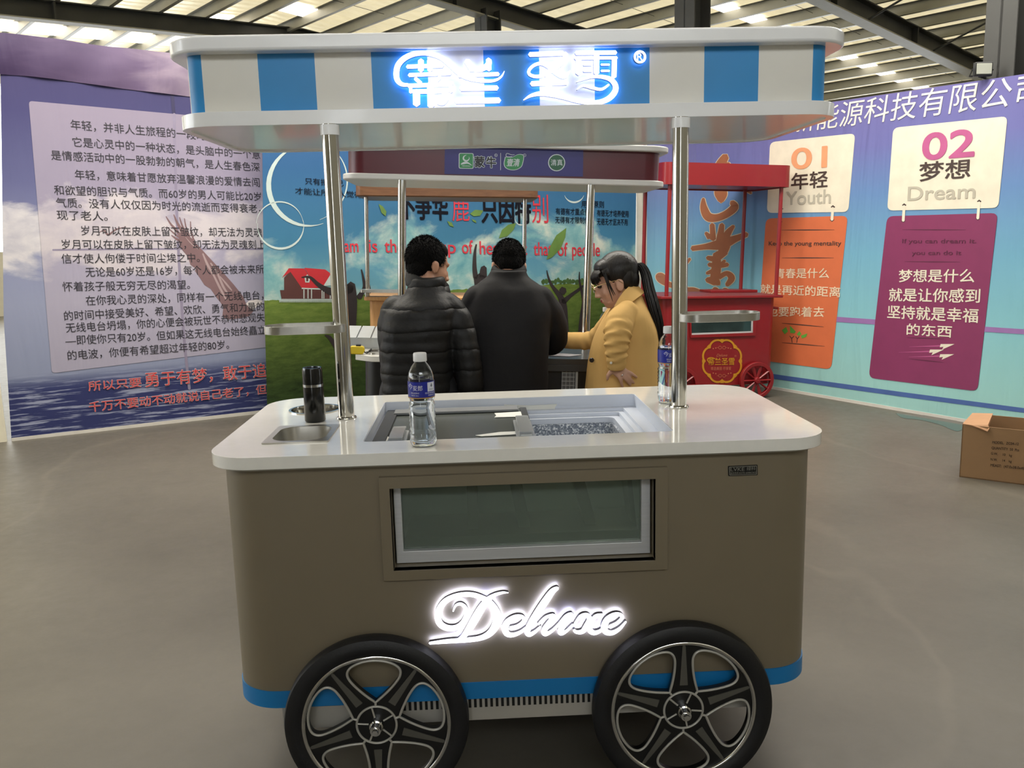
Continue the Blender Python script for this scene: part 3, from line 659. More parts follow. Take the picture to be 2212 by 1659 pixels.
# ---------------------------------------------------------------- left banner
PL = Plane(WF(25, 953), WF(549, 895))
st = [(0, (52, 58, 104)), (.45, (66, 74, 122)), (.56, (140, 148, 176)), (1.1, (150, 156, 184)), (1.5, (136, 142, 176)), (2.0, (98, 100, 142)), (2.5, (70, 68, 112)), (3.1, (58, 50, 88))]
lm = cloud_banner('left_banner_sky', st, 3.2, 1.62, .30, (216, 212, 216), (176, 174, 190), .55, sea=(.42, (50, 56, 102), (150, 156, 182)))
lp = cloud_banner('left_banner_panel', st, 3.2, 1.62, .32, (226, 222, 220), (186, 184, 198), .53, wash=(.55, (184, 172, 186)), sea=(.30, (70, 74, 118), (170, 172, 190)))
b = MB()
sheet(b, PL, [(0, 73), (60, 78), (120, 85), (180, 95), (250, 103), (256, 103), (400, 118), (620, 138), (700, 146), (700, 876), (549, 895), (25, 953), (8, 690)])
b.pp(PL, rquad([(62, 218), (620, 268), (640, 742), (112, 806)], 8), .003, 1)
def T(s, a, c, h=20.5, m=2, bold=.006, off=.006): b.ptext(PL, s, a, c, h, off, m, bold)
T('年轻，并非人生旅程的一段时光，', (153.6, 279.5), (473, 305.5), 21)
T('它是心灵中的一种状态，是头脑中的一个意', (158, 316.5), (562, 343.5)); T('是情感活动中的一股勃勃的朝气，是人生春色深', (111.4, 345), (561, 370.4))
T('年轻，意味着甘愿放弃温馨浪漫的爱情去闯', (162.7, 387), (561, 403.5)); T('和欲望的胆识与气质。而60岁的男人可能比20岁', (118, 420.5), (564, 434))
T('气质。没有人仅仅因为时光的流逝而变得衰老，', (122, 447.5), (563, 460)); T('现了老人。', (124, 474.5), (233, 477))
T('岁月可以在皮肤上留下皱纹，却无法为灵魂', (176.6, 508), (566, 511.5)); T('岁月可以在皮肤上留下皱纹，却无法为灵魂刻上', (134.4, 538), (573, 537.5))
T('信才使人佝偻于时间尘埃之中。', (133.8, 569), (431.6, 566)); T('无论是60岁还是16岁，每个人都会被未来所', (185.7, 598), (570, 590.4))
T('怀着孩子般无穷无尽的渴望。', (136, 629.5), (410.8, 624)); T('在你我心灵的深处，同样有一个无线电台，', (186.3, 659.5), (569, 646.6))
T('的时间中接受美好、希望、欢欣、勇气和力量的', (139.8, 692.5), (571, 670.7)); T('无线电台坍塌，你的心便会被玩世不恭和悲观失', (143.2, 718.5), (572, 694))
T('—即使你只有20岁。但如果这无线电台始终矗立', (142.2, 746), (574, 721.5)); T('的电波，你便有希望超过年轻的80岁。', (147.2, 778), (495, 753))
for m, bo, of in ((4, .035, .006), (3, .004, .008)):
    T('所以只要', (191.7, 844.7), (306, 835.3), 21, m, bo, of); T('勇于有梦，敢于追', (314.5, 836), (576, 813.5), 31, m, bo, of)
    T('千万不要动不动就说自己老了，但', (193.4, 890), (576, 850), 22, m, bo, of)
# soaring eagle print: feathers, wing, pale spots, body
E = lambda P: [(330+x/5.924, 440+y/5.924) for x, y in P]
for P, w in (([(170, 165), (230, 260), (300, 340), (360, 420)], [2, 4, 6, 6]), ([(268, 140), (310, 240), (360, 330), (400, 430)], [2, 5, 7, 7]), ([(342, 175), (380, 290), (430, 380), (470, 450)], [2, 4, 5, 5]), ([(404, 190), (425, 300), (470, 420)], [2, 3, 4]), ([(482, 230), (490, 360), (530, 480)], [2, 3, 4]), ([(175, 290), (260, 370), (350, 440)], [1, 3, 4]), ([(240, 405), (310, 455), (380, 490)], [2, 5, 6])):
    b.pstroke(PL, E(P), w, .0042, 5)
b.pp(PL, E([(330, 380), (400, 340), (470, 420), (530, 470), (560, 520), (640, 600), (760, 730), (900, 880), (1040, 1040), (1150, 1180), (1200, 1290), (1290, 1370), (1230, 1440), (1090, 1470), (950, 1480), (890, 1440), (900, 1330), (870, 1270), (800, 1180), (740, 1090), (660, 1040), (610, 960), (540, 860), (550, 830), (480, 780), (450, 680), (400, 620), (350, 560), (335, 480)]), .0044, 5)
for P, w in (([(640, 640), (700, 780), (780, 920), (860, 1080), (940, 1230)], [3, 5, 4, 5, 3]), ([(740, 760), (820, 880), (900, 1060), (960, 1150)], [3, 4, 5, 3]), ([(860, 930), (960, 1050), (1010, 1110)], [2, 4, 2]), ([(420, 430), (500, 520), (580, 580)], [1, 2, 1])): b.pstroke(PL, E(P), w, .0048, 6)
b.pp(PL, E([(1190, 1280), (1230, 1240), (1330, 1225), (1400, 1240), (1400, 1290), (1340, 1300), (1290, 1360), (1230, 1330)]), .0046, 4)
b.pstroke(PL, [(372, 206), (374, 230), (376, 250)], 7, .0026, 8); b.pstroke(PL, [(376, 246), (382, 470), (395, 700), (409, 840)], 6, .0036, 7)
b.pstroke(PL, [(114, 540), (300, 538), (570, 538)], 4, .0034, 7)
b.pstroke(PL, [(214, 502), (225, 498), (234, 507), (250, 496), (272, 490)], [1, 3, 4, 3, 1], .0046, 5)
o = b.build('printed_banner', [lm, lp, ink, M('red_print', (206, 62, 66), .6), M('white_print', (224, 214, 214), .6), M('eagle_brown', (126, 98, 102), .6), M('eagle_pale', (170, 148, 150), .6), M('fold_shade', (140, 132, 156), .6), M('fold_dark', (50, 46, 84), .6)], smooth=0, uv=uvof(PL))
tag(o, 'lavender printed banner with a sea, an eagle and long Chinese text, left of the carts', 'banner')
# valance folded over its top
k = NT('purple_valance'); uv, s, z = k.uvz(); n = k.noise(k.coord('UV', (.9, 3.2, 1)), 2.2, 4, .5, .8)
w = k.math('MULTIPLY', k.math('SUBTRACT', s, 0.2), .42); c = k.ramp(k.math('ADD', w, k.math('MULTIPLY', n, .35)), [(.2, (66, 52, 84)), (.55, (106, 90, 120)), (.95, (194, 178, 190))])
k.link(c, k.b.inputs['Base Color']); fabric(k, None, .5)
b = MB(); top = [(-12, 70), (60, 77), (120, 84), (180, 94), (250, 103), (256, 103), (400, 118), (560, 132)]; bot = [(-12, 160), (60, 165), (120, 172), (180, 180), (250, 190), (256, 191), (400, 208), (560, 226)]
N = 56; P = []
for i in range(N+1):
    t = i/N; x = -12+572*t
    def at(L): 
        for (x0, y0), (x1, y1) in zip(L, L[1:]):
            if x <= x1: return y0+(y1-y0)*(x-x0)/(x1-x0)
        return L[-1][1]
    yt, yb_ = at(top), at(bot)
    for j in range(9):
        q = j/8; P.append(PL.hit(x, yt+(yb_-yt)*q, .012+.018*math.sin(PI*q)+.006*math.sin(x*.05+q*3)))
b.add(P, [(i*9+j, (i+1)*9+j, (i+1)*9+j+1, i*9+j+1) for i in range(N) for j in range(8)])
o2 = b.build('valance', k.m, o, smooth=60, uv=uvof(PL), local=True)
b = MB(); sheet(b, PL, [(25, 946), (549, 888), (700, 869), (700, 877), (549, 896), (25, 954)], .004); b.build('bottom_hem', M('white_hem', (212, 208, 200), .6), o, smooth=0, local=True)
# cream partition panel continuing to the left of it
pp_ = PL.A-PL.D*.03; b = MB(); q = PL.A-PL.D*1.6
b.prism([pp_, q, q-PL.N*.05, pp_-PL.N*.05], lambda p, t: Vector((p.x, p.y, 2.9 if t else FZ)))
tag(b.build('partition_panel', M('cream_panel', (226, 220, 200), .6), smooth=0), 'plain cream partition panel at the left edge beside the lavender banner', 'partition')
# ---------------------------------------------------------------- banner at the back
A_ = W(568, 600, 5.0); B_ = W(1374, 600, 6.7); PC = Plane(A_, B_)
k = NT('meadow_sky_print'); uv, s, z = k.uvz(); v = k.coord('UV', (1, 1.25, 1)); n = k.noise(v, 1.15, 9, .58, .5); n2 = k.noise(v, 3.6, 7, .62, .3)
sky = k.ramp(k.math('DIVIDE', z, 2.7), [(1.0/2.7, (112, 168, 186)), (1.5/2.7, (62, 118, 150)), (2.1/2.7, (50, 96, 142)), (1, (58, 92, 150))])
h = k.math('DIVIDE', k.math('SUBTRACT', 1.62, z), .9)
mask = k.ramp(k.math('ADD', n, k.math('MULTIPLY', h, .30)), [(.52, (0, 0, 0)), (.62, (255, 255, 255))])
c = k.mix(mask, sky, k.ramp(n2, [(.3, (92, 150, 162)), (.48, (132, 176, 178)), (.68, (200, 208, 196))]))
gn = k.noise(k.coord('UV', (1, 3, 1)), 7, 6, .7); gr = k.mix(k.ramp(k.math('DIVIDE', z, 1.1), [(.3, (0, 0, 0)), (.95, (255, 255, 255))]), k.ramp(gn, [(.3, (28, 44, 22)), (.7, (62, 84, 40))]), k.ramp(gn, [(.3, (82, 108, 42)), (.7, (118, 138, 66))]))
ed = k.math('ADD', z, k.math('MULTIPLY', k.noise(k.coord('UV', (3, .2, 1)), 3, 3), .06))
c = k.mix(k.ramp(ed, [(1.066, (255, 255, 255)), (1.078, (0, 0, 0))]) if False else k.math('LESS_THAN', ed, 1.085), c, gr)
k.link(c, k.b.inputs['Base Color']); fabric(k, v, .15)
b = MB(); sheet(b, PC, [(566, 240), (1376, 240), (1372, 600), (1368, 905), (578, 905), (570, 600)])
z7 = lambda P: [(540+x/3.95, 300+y/3.95) for x, y in P]; z8 = lambda P: [(1000+x/4.424, 300+y/4.424) for x, y in P]; z9 = lambda P: [(560+x/3.95, 480+y/3.95) for x, y in P]; z10 = lambda P: [(960+x/3.95, 480+y/3.95) for x, y in P]
def T(s, a, c, h, m=1, bold=.012, off=.006): b.ptext(PC, s, a, c, h, off, m, bold)
T('只有把自己', (659, 398), (742, 403), 14); T('才能让所有人觉得我们', (637.5, 419), (816, 430), 14); T('值', (818.5, 432), (832, 433), 14, 2)
T('不争华', (862, 472), (967, 475), 56, 1, .035); T('鹿', (977, 477.5), (1014, 477.5), 55, 2, .0); T('只因特', (1041, 480), (1146, 482), 60, 1, .035); T('别', (1149, 481), (1184, 481.5), 62, 2, .0)
T('用人原则', (1255.4, 448), (1304, 449), 14.5); T('有德有才重点使用', (1200, 463.3), (1281, 465), 14); T('有德无才培养使用', (1289, 467), (1357, 469), 14); T('无得有才限制使用', (1199, 481.8), (1281, 483), 14); T('无德无才坚决不用', (1289, 485.3), (1355, 487), 14)
for s, x0, x1, y in (('Team', 714, 774, 544), ('is', 797, 815, 544.5), ('the', 831, 872, 545), ('linkup', 890, 984, 546.5), ('of', 998, 1021, 547), ('heart', 1036, 1100, 549), ('not', 1106, 1138, 550), ('that', 1152.6, 1192, 551), ('of', 1204.6, 1225.5, 552), ('people', 1235.5, 1295, 552.5)): T(s, (x0, y), (x1, y+.4), 29, 2, .02)
# bubbles
def arc(cx, cy, r, a0, a1, w, n=22): return [(cx+r*math.cos(math.radians(a0+(a1-a0)*i/n)), cy-r*math.sin(math.radians(a0+(a1-a0)*i/n))) for i in range(n+1)], [max(.8, w*math.sin(PI*i/n)) for i in range(n+1)]
for cx, cy, r, a0, a1, w in ((668, 400, 88, 100, 290, 11), (660, 390, 90, 290, 420, 3), (606, 487, 50, 175, 372, 5), (604, 487, 51, 10, 175, 3), (1126, 472, 14, 150, 420, 3), (1240, 415, 22, 200, 340, 4)):
    P, w_ = arc(cx, cy, r, a0, a1, w); b.ribbon(lambda x, y, o: PC.hit(x, y, o), P, w_, .003, 3, 1)
def leaf(P, m=4, off=.0066): b.pp(PC, P, off, m)
leaf(z8([(795, 1155), (830, 1030), (890, 920), (985, 850), (975, 940), (930, 1050), (850, 1130)])); leaf(z8([(340, 950), (370, 870), (430, 820), (505, 805), (480, 870), (420, 930)])); leaf(z8([(65, 715), (110, 680), (190, 690), (160, 735), (100, 740)]), 4, .0062); leaf(z8([(80, 765), (120, 780), (125, 803), (95, 790)]))
leaf(z7([(1095, 555), (1130, 575), (1162, 620), (1155, 660), (1120, 630)])); leaf(z7([(1680, 700), (1720, 715), (1737, 752), (1700, 740)])); leaf(z7([(1880, 640), (1920, 605), (1985, 610), (1960, 655), (1910, 660)]), 4, .0064)
# farmhouse
def poly(P, m, off): b.pp(PC, P, off, m)
poly(z7([(290, 1185), (350, 1120), (445, 1272), (445, 1368), (270, 1378), (255, 1290), (290, 1290)]), 5, .0030); poly(z7([(272, 1185), (330, 1104), (462, 1106), (575, 1272), (442, 1274), (345, 1135)]), 6, .0034)
poly(z7([(462, 1100), (640, 1114), (690, 1150), (630, 1258), (575, 1272), (505, 1165)]), 6, .0038); poly(z7([(445, 1276), (700, 1276), (700, 1366), (445, 1366)]), 5, .0034); poly(z7([(625, 1255), (690, 1150), (700, 1250)]), 3, .0042)
for x in (455, 490, 520, 610, 625, 680): poly(z7([(x, 1284), (x+8, 1284), (x+8, 1362), (x, 1362)]), 3, .0042)
poly(z7([(440, 1270), (700, 1280), (700, 1290), (440, 1280)]), 3, .0044); poly(z7([(465, 1185), (487, 1155), (512, 1185), (505, 1225), (470, 1225)]), 3, .0044); poly(z7([(478, 1180), (496, 1180), (496, 1215), (478, 1215)]), 5, .0048)
for i in range(42): x = 250+i*10.8; poly(z7([(x, 1366), (x+6, 1362), (x+6, 1392), (x, 1396)]), 3, .0042)
poly(z7([(248, 1374), (700, 1369), (700, 1374), (248, 1380)]), 3, .0046)
# dark tree and cheering silhouettes
S_ = lambda P, w, m=7: b.pstroke(PC, P, w, .0052, m)
S_(z9([(360, 470), (430, 470), (500, 530), (580, 580), (680, 600), (780, 560)]), [2, 6, 9, 14, 22, 20]); S_(z9([(780, 530), (790, 680), (780, 950)]), [18, 22, 20]); S_(z9([(560, 965), (600, 985), (650, 1060), (690, 1150)]), [3, 8, 10, 10]); S_(z9([(870, 405), (885, 470), (895, 560), (850, 640)]), [3, 5, 8, 12]); S_(z9([(935, 535), (945, 590), (955, 615)]), [4, 5, 6])
S_(z10([(270, 190), (258, 260), (255, 380), (265, 470)]), [3, 6, 9, 11]); S_(z10([(335, 385), (330, 420), (330, 480)]), [12, 15, 16]); S_(z10([(300, 470), (330, 700)]), [26, 30])
S_(z10([(872, 412), (885, 470), (915, 540), (990, 640), (1010, 720), (1030, 860), (1050, 960)]), [2, 4, 6, 12, 17, 12, 6]); S_(z10([(1005, 570), (1012, 600)]), [15, 14]); S_(z10([(1010, 680), (1080, 620), (1150, 570), (1195, 530)]), [12, 7, 6, 3]); S_(z10([(1150, 425), (1150, 500), (1170, 590), (1190, 680), (1180, 800), (1160, 960)]), [2, 4, 6, 10, 14, 12]); S_(z10([(990, 740), (985, 960)]), [10, 8])
for i in range(16): x = 840+i*26; b.pp(PC, z10([(x+16*math.cos(q*PI/4), 505+6*math.sin(i*2.3)+26*math.sin(q*PI/4)*(.8+.4*math.sin(i*1.7+q))) for q in range(8)]), .0032+.0002*(i % 2), 8)
o = b.build('printed_banner', [k.m, M('navy_print', (22, 23, 32), .7, spec=.1), M('crimson_print', (200, 50, 66), .6), M('bubble_white', (188, 204, 202), .5), M('leaf_green', (96, 130, 60), .6, var=.15), M('house_brown', (84, 48, 46), .6), M('roof_red', (186, 40, 50), .6), M('silhouette', (44, 36, 38), .7), M('tree_green', (62, 92, 44), .7, var=.3, scale=12)], smooth=0, uv=uvof(PC))
tag(o, 'blue banner printed with meadow, red roofed house, clouds and slogans behind the people', 'banner')
b = MB(); A3, B3 = W(1374, 600, 6.8), W(1396, 600, 6.8)
b.box(A3.x, B3.x, 6.76, 6.84, FZ, 2.45); po = b.build('banner_post', M('white_post', (206, 202, 190), .5), smooth=0, bevel=.004)
tag(po, 'narrow white post between the blue meadow banner and the purple company banner', 'post')
b = MB(); b.tube([(B3.x-.03, 6.745, z) for z in (0.12, .9, 1.6, 2.4)], .014, 10); b.build('grey_pipe', M('pipe_grey', (130, 128, 122), .5), po, local=True)
# ---------------------------------------------------------------- right banner
PR = Plane(WF(1689, 844), WF(2071, 910))
k = NT('violet_cyan_print'); uv, s, z = k.uvz(); n = k.noise(k.coord('UV', (2, .4, 1)), 1.2, 3)
c = k.ramp(k.math('DIVIDE', k.math('ADD', z, k.math('MULTIPLY', k.math('SUBTRACT', n, .5), .1)), 2.6), [(0, (160, 204, 198)), (.12, (154, 204, 202)), (.3, (136, 194, 204)), (.5, (116, 172, 200)), (.68, (104, 140, 190)), (.82, (112, 114, 174)), (1, (112, 104, 162))])
k.link(c, k.b.inputs['Base Color']); fabric(k, None, .6)
b = MB(); sheet(b, PR, [(1394, 255), (1560, 243), (1800, 220), (2000, 191), (2212, 160), (2330, 142), (2330, 950), (2071, 910), (1689, 844), (1398, 800)])
def T(s, a, c, h, m=1, bold=.0, off=.006, shear=0.0): b.ptext(PR, s, a, c, h, off, m, bold, shear)
T('车新能源科技有限公司', (1671, 292), (2259, 220), 49, 1, .0, .004, .12)
b.pstroke(PR, [(1700, 687.5), (1811, 690), (2000, 703), (2330, 724)], 11, .0025, 2, 1); b.pstroke(PR, [(1640, 808), (1685, 815), (1950, 852), (2330, 902)], 10, .0025, 3, 1)
for Q, r, m in (([(1664, 307), (1848, 288), (1833, 458), (1657, 460)], 12, 4), ([(1930, 276), (2177, 251), (2157, 449), (1917, 455)], 13, 4), ([(1655, 472), (1832, 466), (1796, 798), (1634, 777)], 13, 5), ([(1917, 467), (2156, 460), (2112, 845), (1877, 816)], 14, 6)): b.pp(PR, rquad(Q, r), .0035, m)
T('01', (1711, 365), (1786, 360.5), 44, 7, .05); T('年轻', (1710, 409.5), (1788, 404), 34, 8, .03); T('Youth', (1699, 442.5), (1795, 438.7), 29, 9, .03)
T('02', (1993.6, 345), (2104, 336.5), 56, 10, .06); T('梦想', (1986, 391.5), (2096, 384), 39, 8, .03); T('Dream', (1961.7, 433), (2107, 427.7), 30, 9, .03)
for x, y, x1, y1 in ((1800, 449, 1798, 475), (1688, 453, 1686, 479), (1954, 445, 1952, 477), (2116, 437, 2113, 472)):
    for q, r in ((x, y-2), (x1, y1)): b.pp(PR, [(q-5, r), (q, r-4), (q+5, r), (q, r+4)], .0045, 8)
    b.pstroke(PR, [(x, y), (x1, y1)], 6, .0055, 4, 1)
for P, m in (([(1689, 497), (1803, 496.5)], 8), ([(1690, 557), (1802, 557)], 8), ([(1690, 698), (1780, 706)], 8), ([(1690, 740), (1782, 748)], 8), ([(1950, 496), (2087, 496.5)], 11), ([(1955, 565), (2075, 566)], 11), ([(1960, 729), (2040, 732)], 11), ([(1965, 775), (2040, 783)], 11)): b.pstroke(PR, [P[0], ((P[0][0]+P[1][0])/2, (P[0][1]+P[1][1])/2), P[1]], [.6, 2.2, .6], .0045, m, 3)
T('Keep the young mentality', (1661.6, 530), (1818, 530), 9, 8, .03); T('青春是什么', (1676, 600.5), (1791.6, 600.5), 20, 12, .02); T('就是再近的距离', (1643.8, 634), (1816, 642), 20, 12, .02); T('也要跑着去', (1659, 683), (1781, 684.5), 20, 12, .02)
T('If you can dream it.', (1950, 525), (2110, 525), 9, 11, .03); T('you can do it', (1971, 550.4), (2077, 550.4), 9, 11, .03)
T('梦想是什么', (1942, 609), (2105, 609.5), 26, 4, .025); T('就是让你感到', (1921, 650), (2117, 654), 27, 4, .025); T('坚持就是幸福', (1917.7, 686.5), (2113, 697), 27, 4, .025); T('的东西', (1959.4, 723), (2056, 729), 24, 4, .025)
for P in ([(1690, 713), (1699, 706), (1703, 716), (1696, 722)], [(1707, 703), (1720, 716), (1717, 720), (1708, 719)], [(1722, 722), (1728, 715), (1732, 721), (1727, 726)], [(1731, 725), (1745, 720), (1742, 728), (1733, 731)]): b.pp(PR, P, .0055, 13)
for P in ([(1707, 726), (1711, 731), (1712, 740)], [(1716, 726), (1711, 731)], [(1720, 727), (1723, 732), (1722, 740)], [(1727, 727), (1723, 732)]): b.pstroke(PR, P, 1.6, .005, 8, 1)
for x, y in ((2033, 743), (2010, 755), (2032, 765)):
    b.pp(PR, [(x, y), (x+30, y), (x+3, y+12), (x+6, y+6), (x-2, y+7)], .0055, 4); b.pstroke(PR, [(x-68, y+6), (x-30, y+5), (x, y+4)], [.4, 1.6, 3], .0045, 10, 2)
# brushed calligraphy with pale outline
z3 = lambda P: [(1480+x/4.742, 310+y/4.742) for x, y in P]
CAL = [([(420, 130), (380, 190), (330, 260), (250, 360)], [70, 90, 80, 30]), ([(430, 210), (520, 330), (600, 440), (680, 510)], [60, 60, 60, 20]), ([(360, 420), (370, 520), (370, 590)], [110, 130, 60]), ([(190, 565), (195, 660), (240, 750), (330, 760), (430, 720), (510, 650), (480, 600)], [30, 75, 90, 75, 75, 80, 50]),
       ([(215, 915), (255, 960)], [30, 60]), ([(280, 830), (290, 980)], [50, 60]), ([(380, 830), (350, 1060)], [50, 90]), ([(500, 845), (440, 920), (380, 1040)], [30, 70, 80]), ([(75, 1075), (220, 1055), (380, 1030), (520, 975), (635, 930)], [50, 60, 110, 70, 50]), ([(430, 1040), (380, 1120), (300, 1170)], [80, 90, 40]),
       ([(230, 1170), (320, 1180), (430, 1120)], [40, 60, 30]), ([(330, 1130), (320, 1300), (300, 1400)], [80, 100, 90]), ([(245, 1240), (350, 1250), (440, 1240)], [40, 50, 40]), ([(225, 1330), (310, 1290), (410, 1200)], [30, 50, 30]), ([(225, 1395), (310, 1410), (350, 1440)], [50, 90, 40]), ([(350, 1370), (430, 1330), (480, 1380), (430, 1450)], [50, 50, 70, 40]),
       ([(285, 1530), (290, 1500), (310, 1482), (340, 1500), (340, 1540)], [18, 22, 24, 22, 18]), ([(375, 1540), (385, 1510), (410, 1490), (445, 1505), (450, 1545)], [18, 22, 24, 22, 18]), ([(20, 1500), (90, 1510), (170, 1540), (240, 1580)], [50, 70, 60, 20]), ([(50, 1180), (25, 1230)], [30, 10]), ([(20, 1490), (-60, 1470), (-170, 1440), (-250, 1400), (-275, 1360), (-240, 1350), (-180, 1390)], [60, 50, 55, 55, 50, 50, 40])]
for m, ad, of in ((14, 14, .003), (15, 0, .0045)):
    for i, (P, w) in enumerate(CAL): b.pstroke(PR, z3(P), [(q+ad)/4.742 for q in w], of+.00012*(i % 6), m, 5)
o = b.build('printed_banner', [k.m, M('header_white', (226, 222, 214), .6), M('pink_stripe', (152, 112, 172), .6), M('navy_stripe', (72, 100, 162), .6), M('card_cream', (232, 224, 204), .6), M('card_orange', (212, 110, 68), .6, var=.04), M('card_magenta', (132, 48, 92), .6, var=.04), M('digit_orange', (232, 160, 116), .6), M('dark_brown_print', (70, 54, 50), .6), M('grey_print', (186, 180, 164), .6), M('digit_pink', (188, 90, 142), .6), M('maroon_print', (92, 32, 62), .6), M('pale_print', (232, 214, 184), .6), M('sprout_green', (92, 166, 62), .6), M('pale_outline', (222, 208, 180), .6), M('calligraphy_brown', (164, 98, 62), .6)], smooth=0, uv=uvof(PR))
tag(o, 'violet to cyan company banner with orange Youth card and magenta Dream card on the right', 'banner')
b = MB(); sheet(b, PR, [(1398, 797), (1689, 838), (2071, 903), (2330, 944), (2330, 954), (2071, 911), (1689, 845), (1398, 803)], .004); b.build('bottom_hem', M('white_hem', (212, 208, 200), .6), o, smooth=0, local=True)
# ================================================================== maroon cart behind the people
def root_matrix(o): return Matrix.Translation(o.location) @ o.rotation_euler.to_matrix().to_4x4()
def tolocal(b, root):
    m = root_matrix(root).inverted(); b.v = [m @ v for v in b.v]; return b
TL2 = .047
C2 = thing('ice_cream_cart', 'ice cream cart with maroon canopy and blue logo sign behind the people', 'food cart', (-.01, 2.40, FZ), (0, TL2, 0))
maroon = M('maroon_paint', (84, 20, 34), .35, var=.04); cart_black = M('black_laminate', (20, 20, 22), .35); roof_white = M('satin_white', (214, 214, 212), .35, var=.02)
def plate2(name, hx, y0, y1, z0, z1, r, mat, bev=.006):
    b = MB(); b.slab(rrect(-hx, hx, y0, y1, r, 10), z0, z1); return b.build(name, mat, C2, bevel=bev)
plate2('canopy_tray', .815, 0, .64, 1.684, 1.714, .1, roof_white); plate2('canopy_fascia', .79, .025, .61, 1.713, 1.855, .09, maroon, .002); plate2('canopy_top', .83, -.015, .66, 1.853, 1.882, .11, roof_white)
for x in (-.513, .432):
    b = MB(); b.cyl((x, .015, .862), (x, .015, 1.685), .0205, seg=24); b.build('canopy_pole', steel, C2)
b = MB(); b.slab([(.10, -.42), (-.62, -.42), (-.70, -.36), (-.70, .28), (-.62, .34), (.10, .34)], .832, .860); b.build('counter_top', counter_white, C2, bevel=.003)
b = MB(); b.slab([(.101, -.42), (.62, -.42), (.70, -.36), (.70, .28), (.62, .34), (.101, .34)], .832, .860); b.box(.101, .62, -.418, -.395, .80, .833); b.build('dark_counter', M('dark_counter', (58, 58, 58), .3), C2, bevel=.002)
b = MB(); b.slab(rrect(-.66, .66, -.39, .31, .09, 8), .26, .834); b.build('body', cart_black, C2)
b = MB(); x0 = .27
b.box(x0, x0+.075, -.398, -.388, .68, .80)
for i in range(6): b.box(x0, x0+.062, -.4005, -.398, .69+i*.02, .693+i*.02, 1)
for i in range(4): b.box(x0+.002+i*.018, x0+.004+i*.018, -.4005, -.398, .68, .80, 1)
b.box(x0+.066, x0+.076, -.404, -.39, .68, .80, 1); b.build('vent_grille', [M('grille_grey', (92, 92, 92), .6), M('grille_white', (168, 170, 168), .5)], C2, smooth=0)  # plain grey panel behind the white bars
for x in (-.4, .4):
    for y in (-.40, .33):
        b = MB(); R_ = .20; b.lathe([(.03, .02), (R_-.01, .022), (R_, .008), (R_, -.008), (R_-.01, -.022), (.03, -.02), (.03, .02)], (x, y+math.copysign(.02, y), R_+x*math.tan(TL2)), 48, rot=Matrix.Rotation(PI/2, 3, 'X')); b.build('wheel', rubber, C2)
# logo sign on the fascia (plane y = 2.42)
P2 = Plane((0, 2.424), (1, 2.424)); b = MB(); s6 = lambda P: [(960+x/6.9125, 320+y/6.9125) for x, y in P]
b.pp(P2, [(961, 318), (1260, 320), (1259, 381.5), (960, 376)], .002, 0)
def RR(P, r): return rquad(P, r)
b.pp(P2, RR(s6([(215, 72), (437, 76), (436, 310), (214, 306)]), 4), .003, 1); b.pp(P2, RR(s6([(226, 82), (426, 86), (426, 301), (225, 296)]), 3), .0036, 2)
b.ribbon(lambda x, y, o: P2.hit(x, y, o), s6([(330, 102), (292, 125), (284, 160), (305, 185), (340, 190), (370, 160), (365, 130)]), [.5, 2.6, 3.4, 3.4, 3, 1.6, .4], .0042, 1, 5)
b.ribbon(lambda x, y, o: P2.hit(x, y, o), s6([(250, 240), (300, 222), (350, 222), (412, 260)]), [2.5, 5, 3.4, .6], .0042, 1, 5); b.ptext(P2, 'MENGNIU', s6([(266, 276)])[0], s6([(385, 278)])[0], 2.6, .0042, 1, .02)
for m, bo, of in ((1, .13, .003), (3, .045, .0042)):
    b.ptext(P2, '蒙', s6([(455, 282)])[0], s6([(600, 284)])[0], 22.5, of, m, bo); b.ptext(P2, '牛', s6([(628, 290)])[0], s6([(770, 292)])[0], 23, of, m, bo)
def disc(x, y, r, of, m): b.pp(P2, [(x+r*math.cos(i*PI/12), y+r*math.sin(i*PI/12)) for i in range(24)], of, m)
for q in ((770, 107), (1198, 107)): x, y = s6([q])[0]; disc(x, y, 3.4, .004, 1); disc(x, y, 2.6, .0046, 0); b.ptext(P2, 'R', (x-1.1, y+1.5), (x+1.2, y+1.5), 3, .005, 1)
b.ribbon(lambda x, y, o: P2.hit(x, y, o), s6([(840, 75), (839, 328)]), 1.1, .003, 1, 1)
bl = [(905, 130), (885, 225), (905, 290), (970, 325), (1050, 330), (1120, 305), (1165, 255), (1190, 120), (1150, 90), (1090, 95), (1020, 130), (960, 135)]
b.pp(P2, s6([(p[0], p[1]) for p in spline(bl+bl[:1], 3)[:-1]]), .003, 1); cxy = Vector((1035, 215)); b.pp(P2, s6([tuple(cxy+(Vector(p)-cxy)*.93) for p in spline(bl+bl[:1], 3)[:-1]]), .0036, 2)
b.ribbon(lambda x, y, o: P2.hit(x, y, o), s6([(1045, 100), (1000, 100), (940, 80), (920, 95), (925, 125), (960, 132), (1010, 128)]), 1.2, .0042, 1, 4)
b.ptext(P2, '壹清', s6([(930, 270)])[0], s6([(1125, 272)])[0], 16, .0046, 1, .03, .2)
x, y = s6([(1675, 218)])[0]; disc(x, y, 18.5, .003, 1); disc(x, y, 16.6, .0036, 4); b.ptext(P2, '清真', s6([(1588, 262)])[0], s6([(1764, 262)])[0], 13.2, .0042, 1, .01)
tolocal(b, C2).build('logo_sign', [M('sign_blue', (48, 46, 118), .45), M('sign_white', (206, 216, 222), .45), M('sign_green', (52, 140, 84), .45), M('sign_black', (20, 20, 26), .45), M('sign_dark_green', (36, 94, 66), .45)], C2, smooth=0)
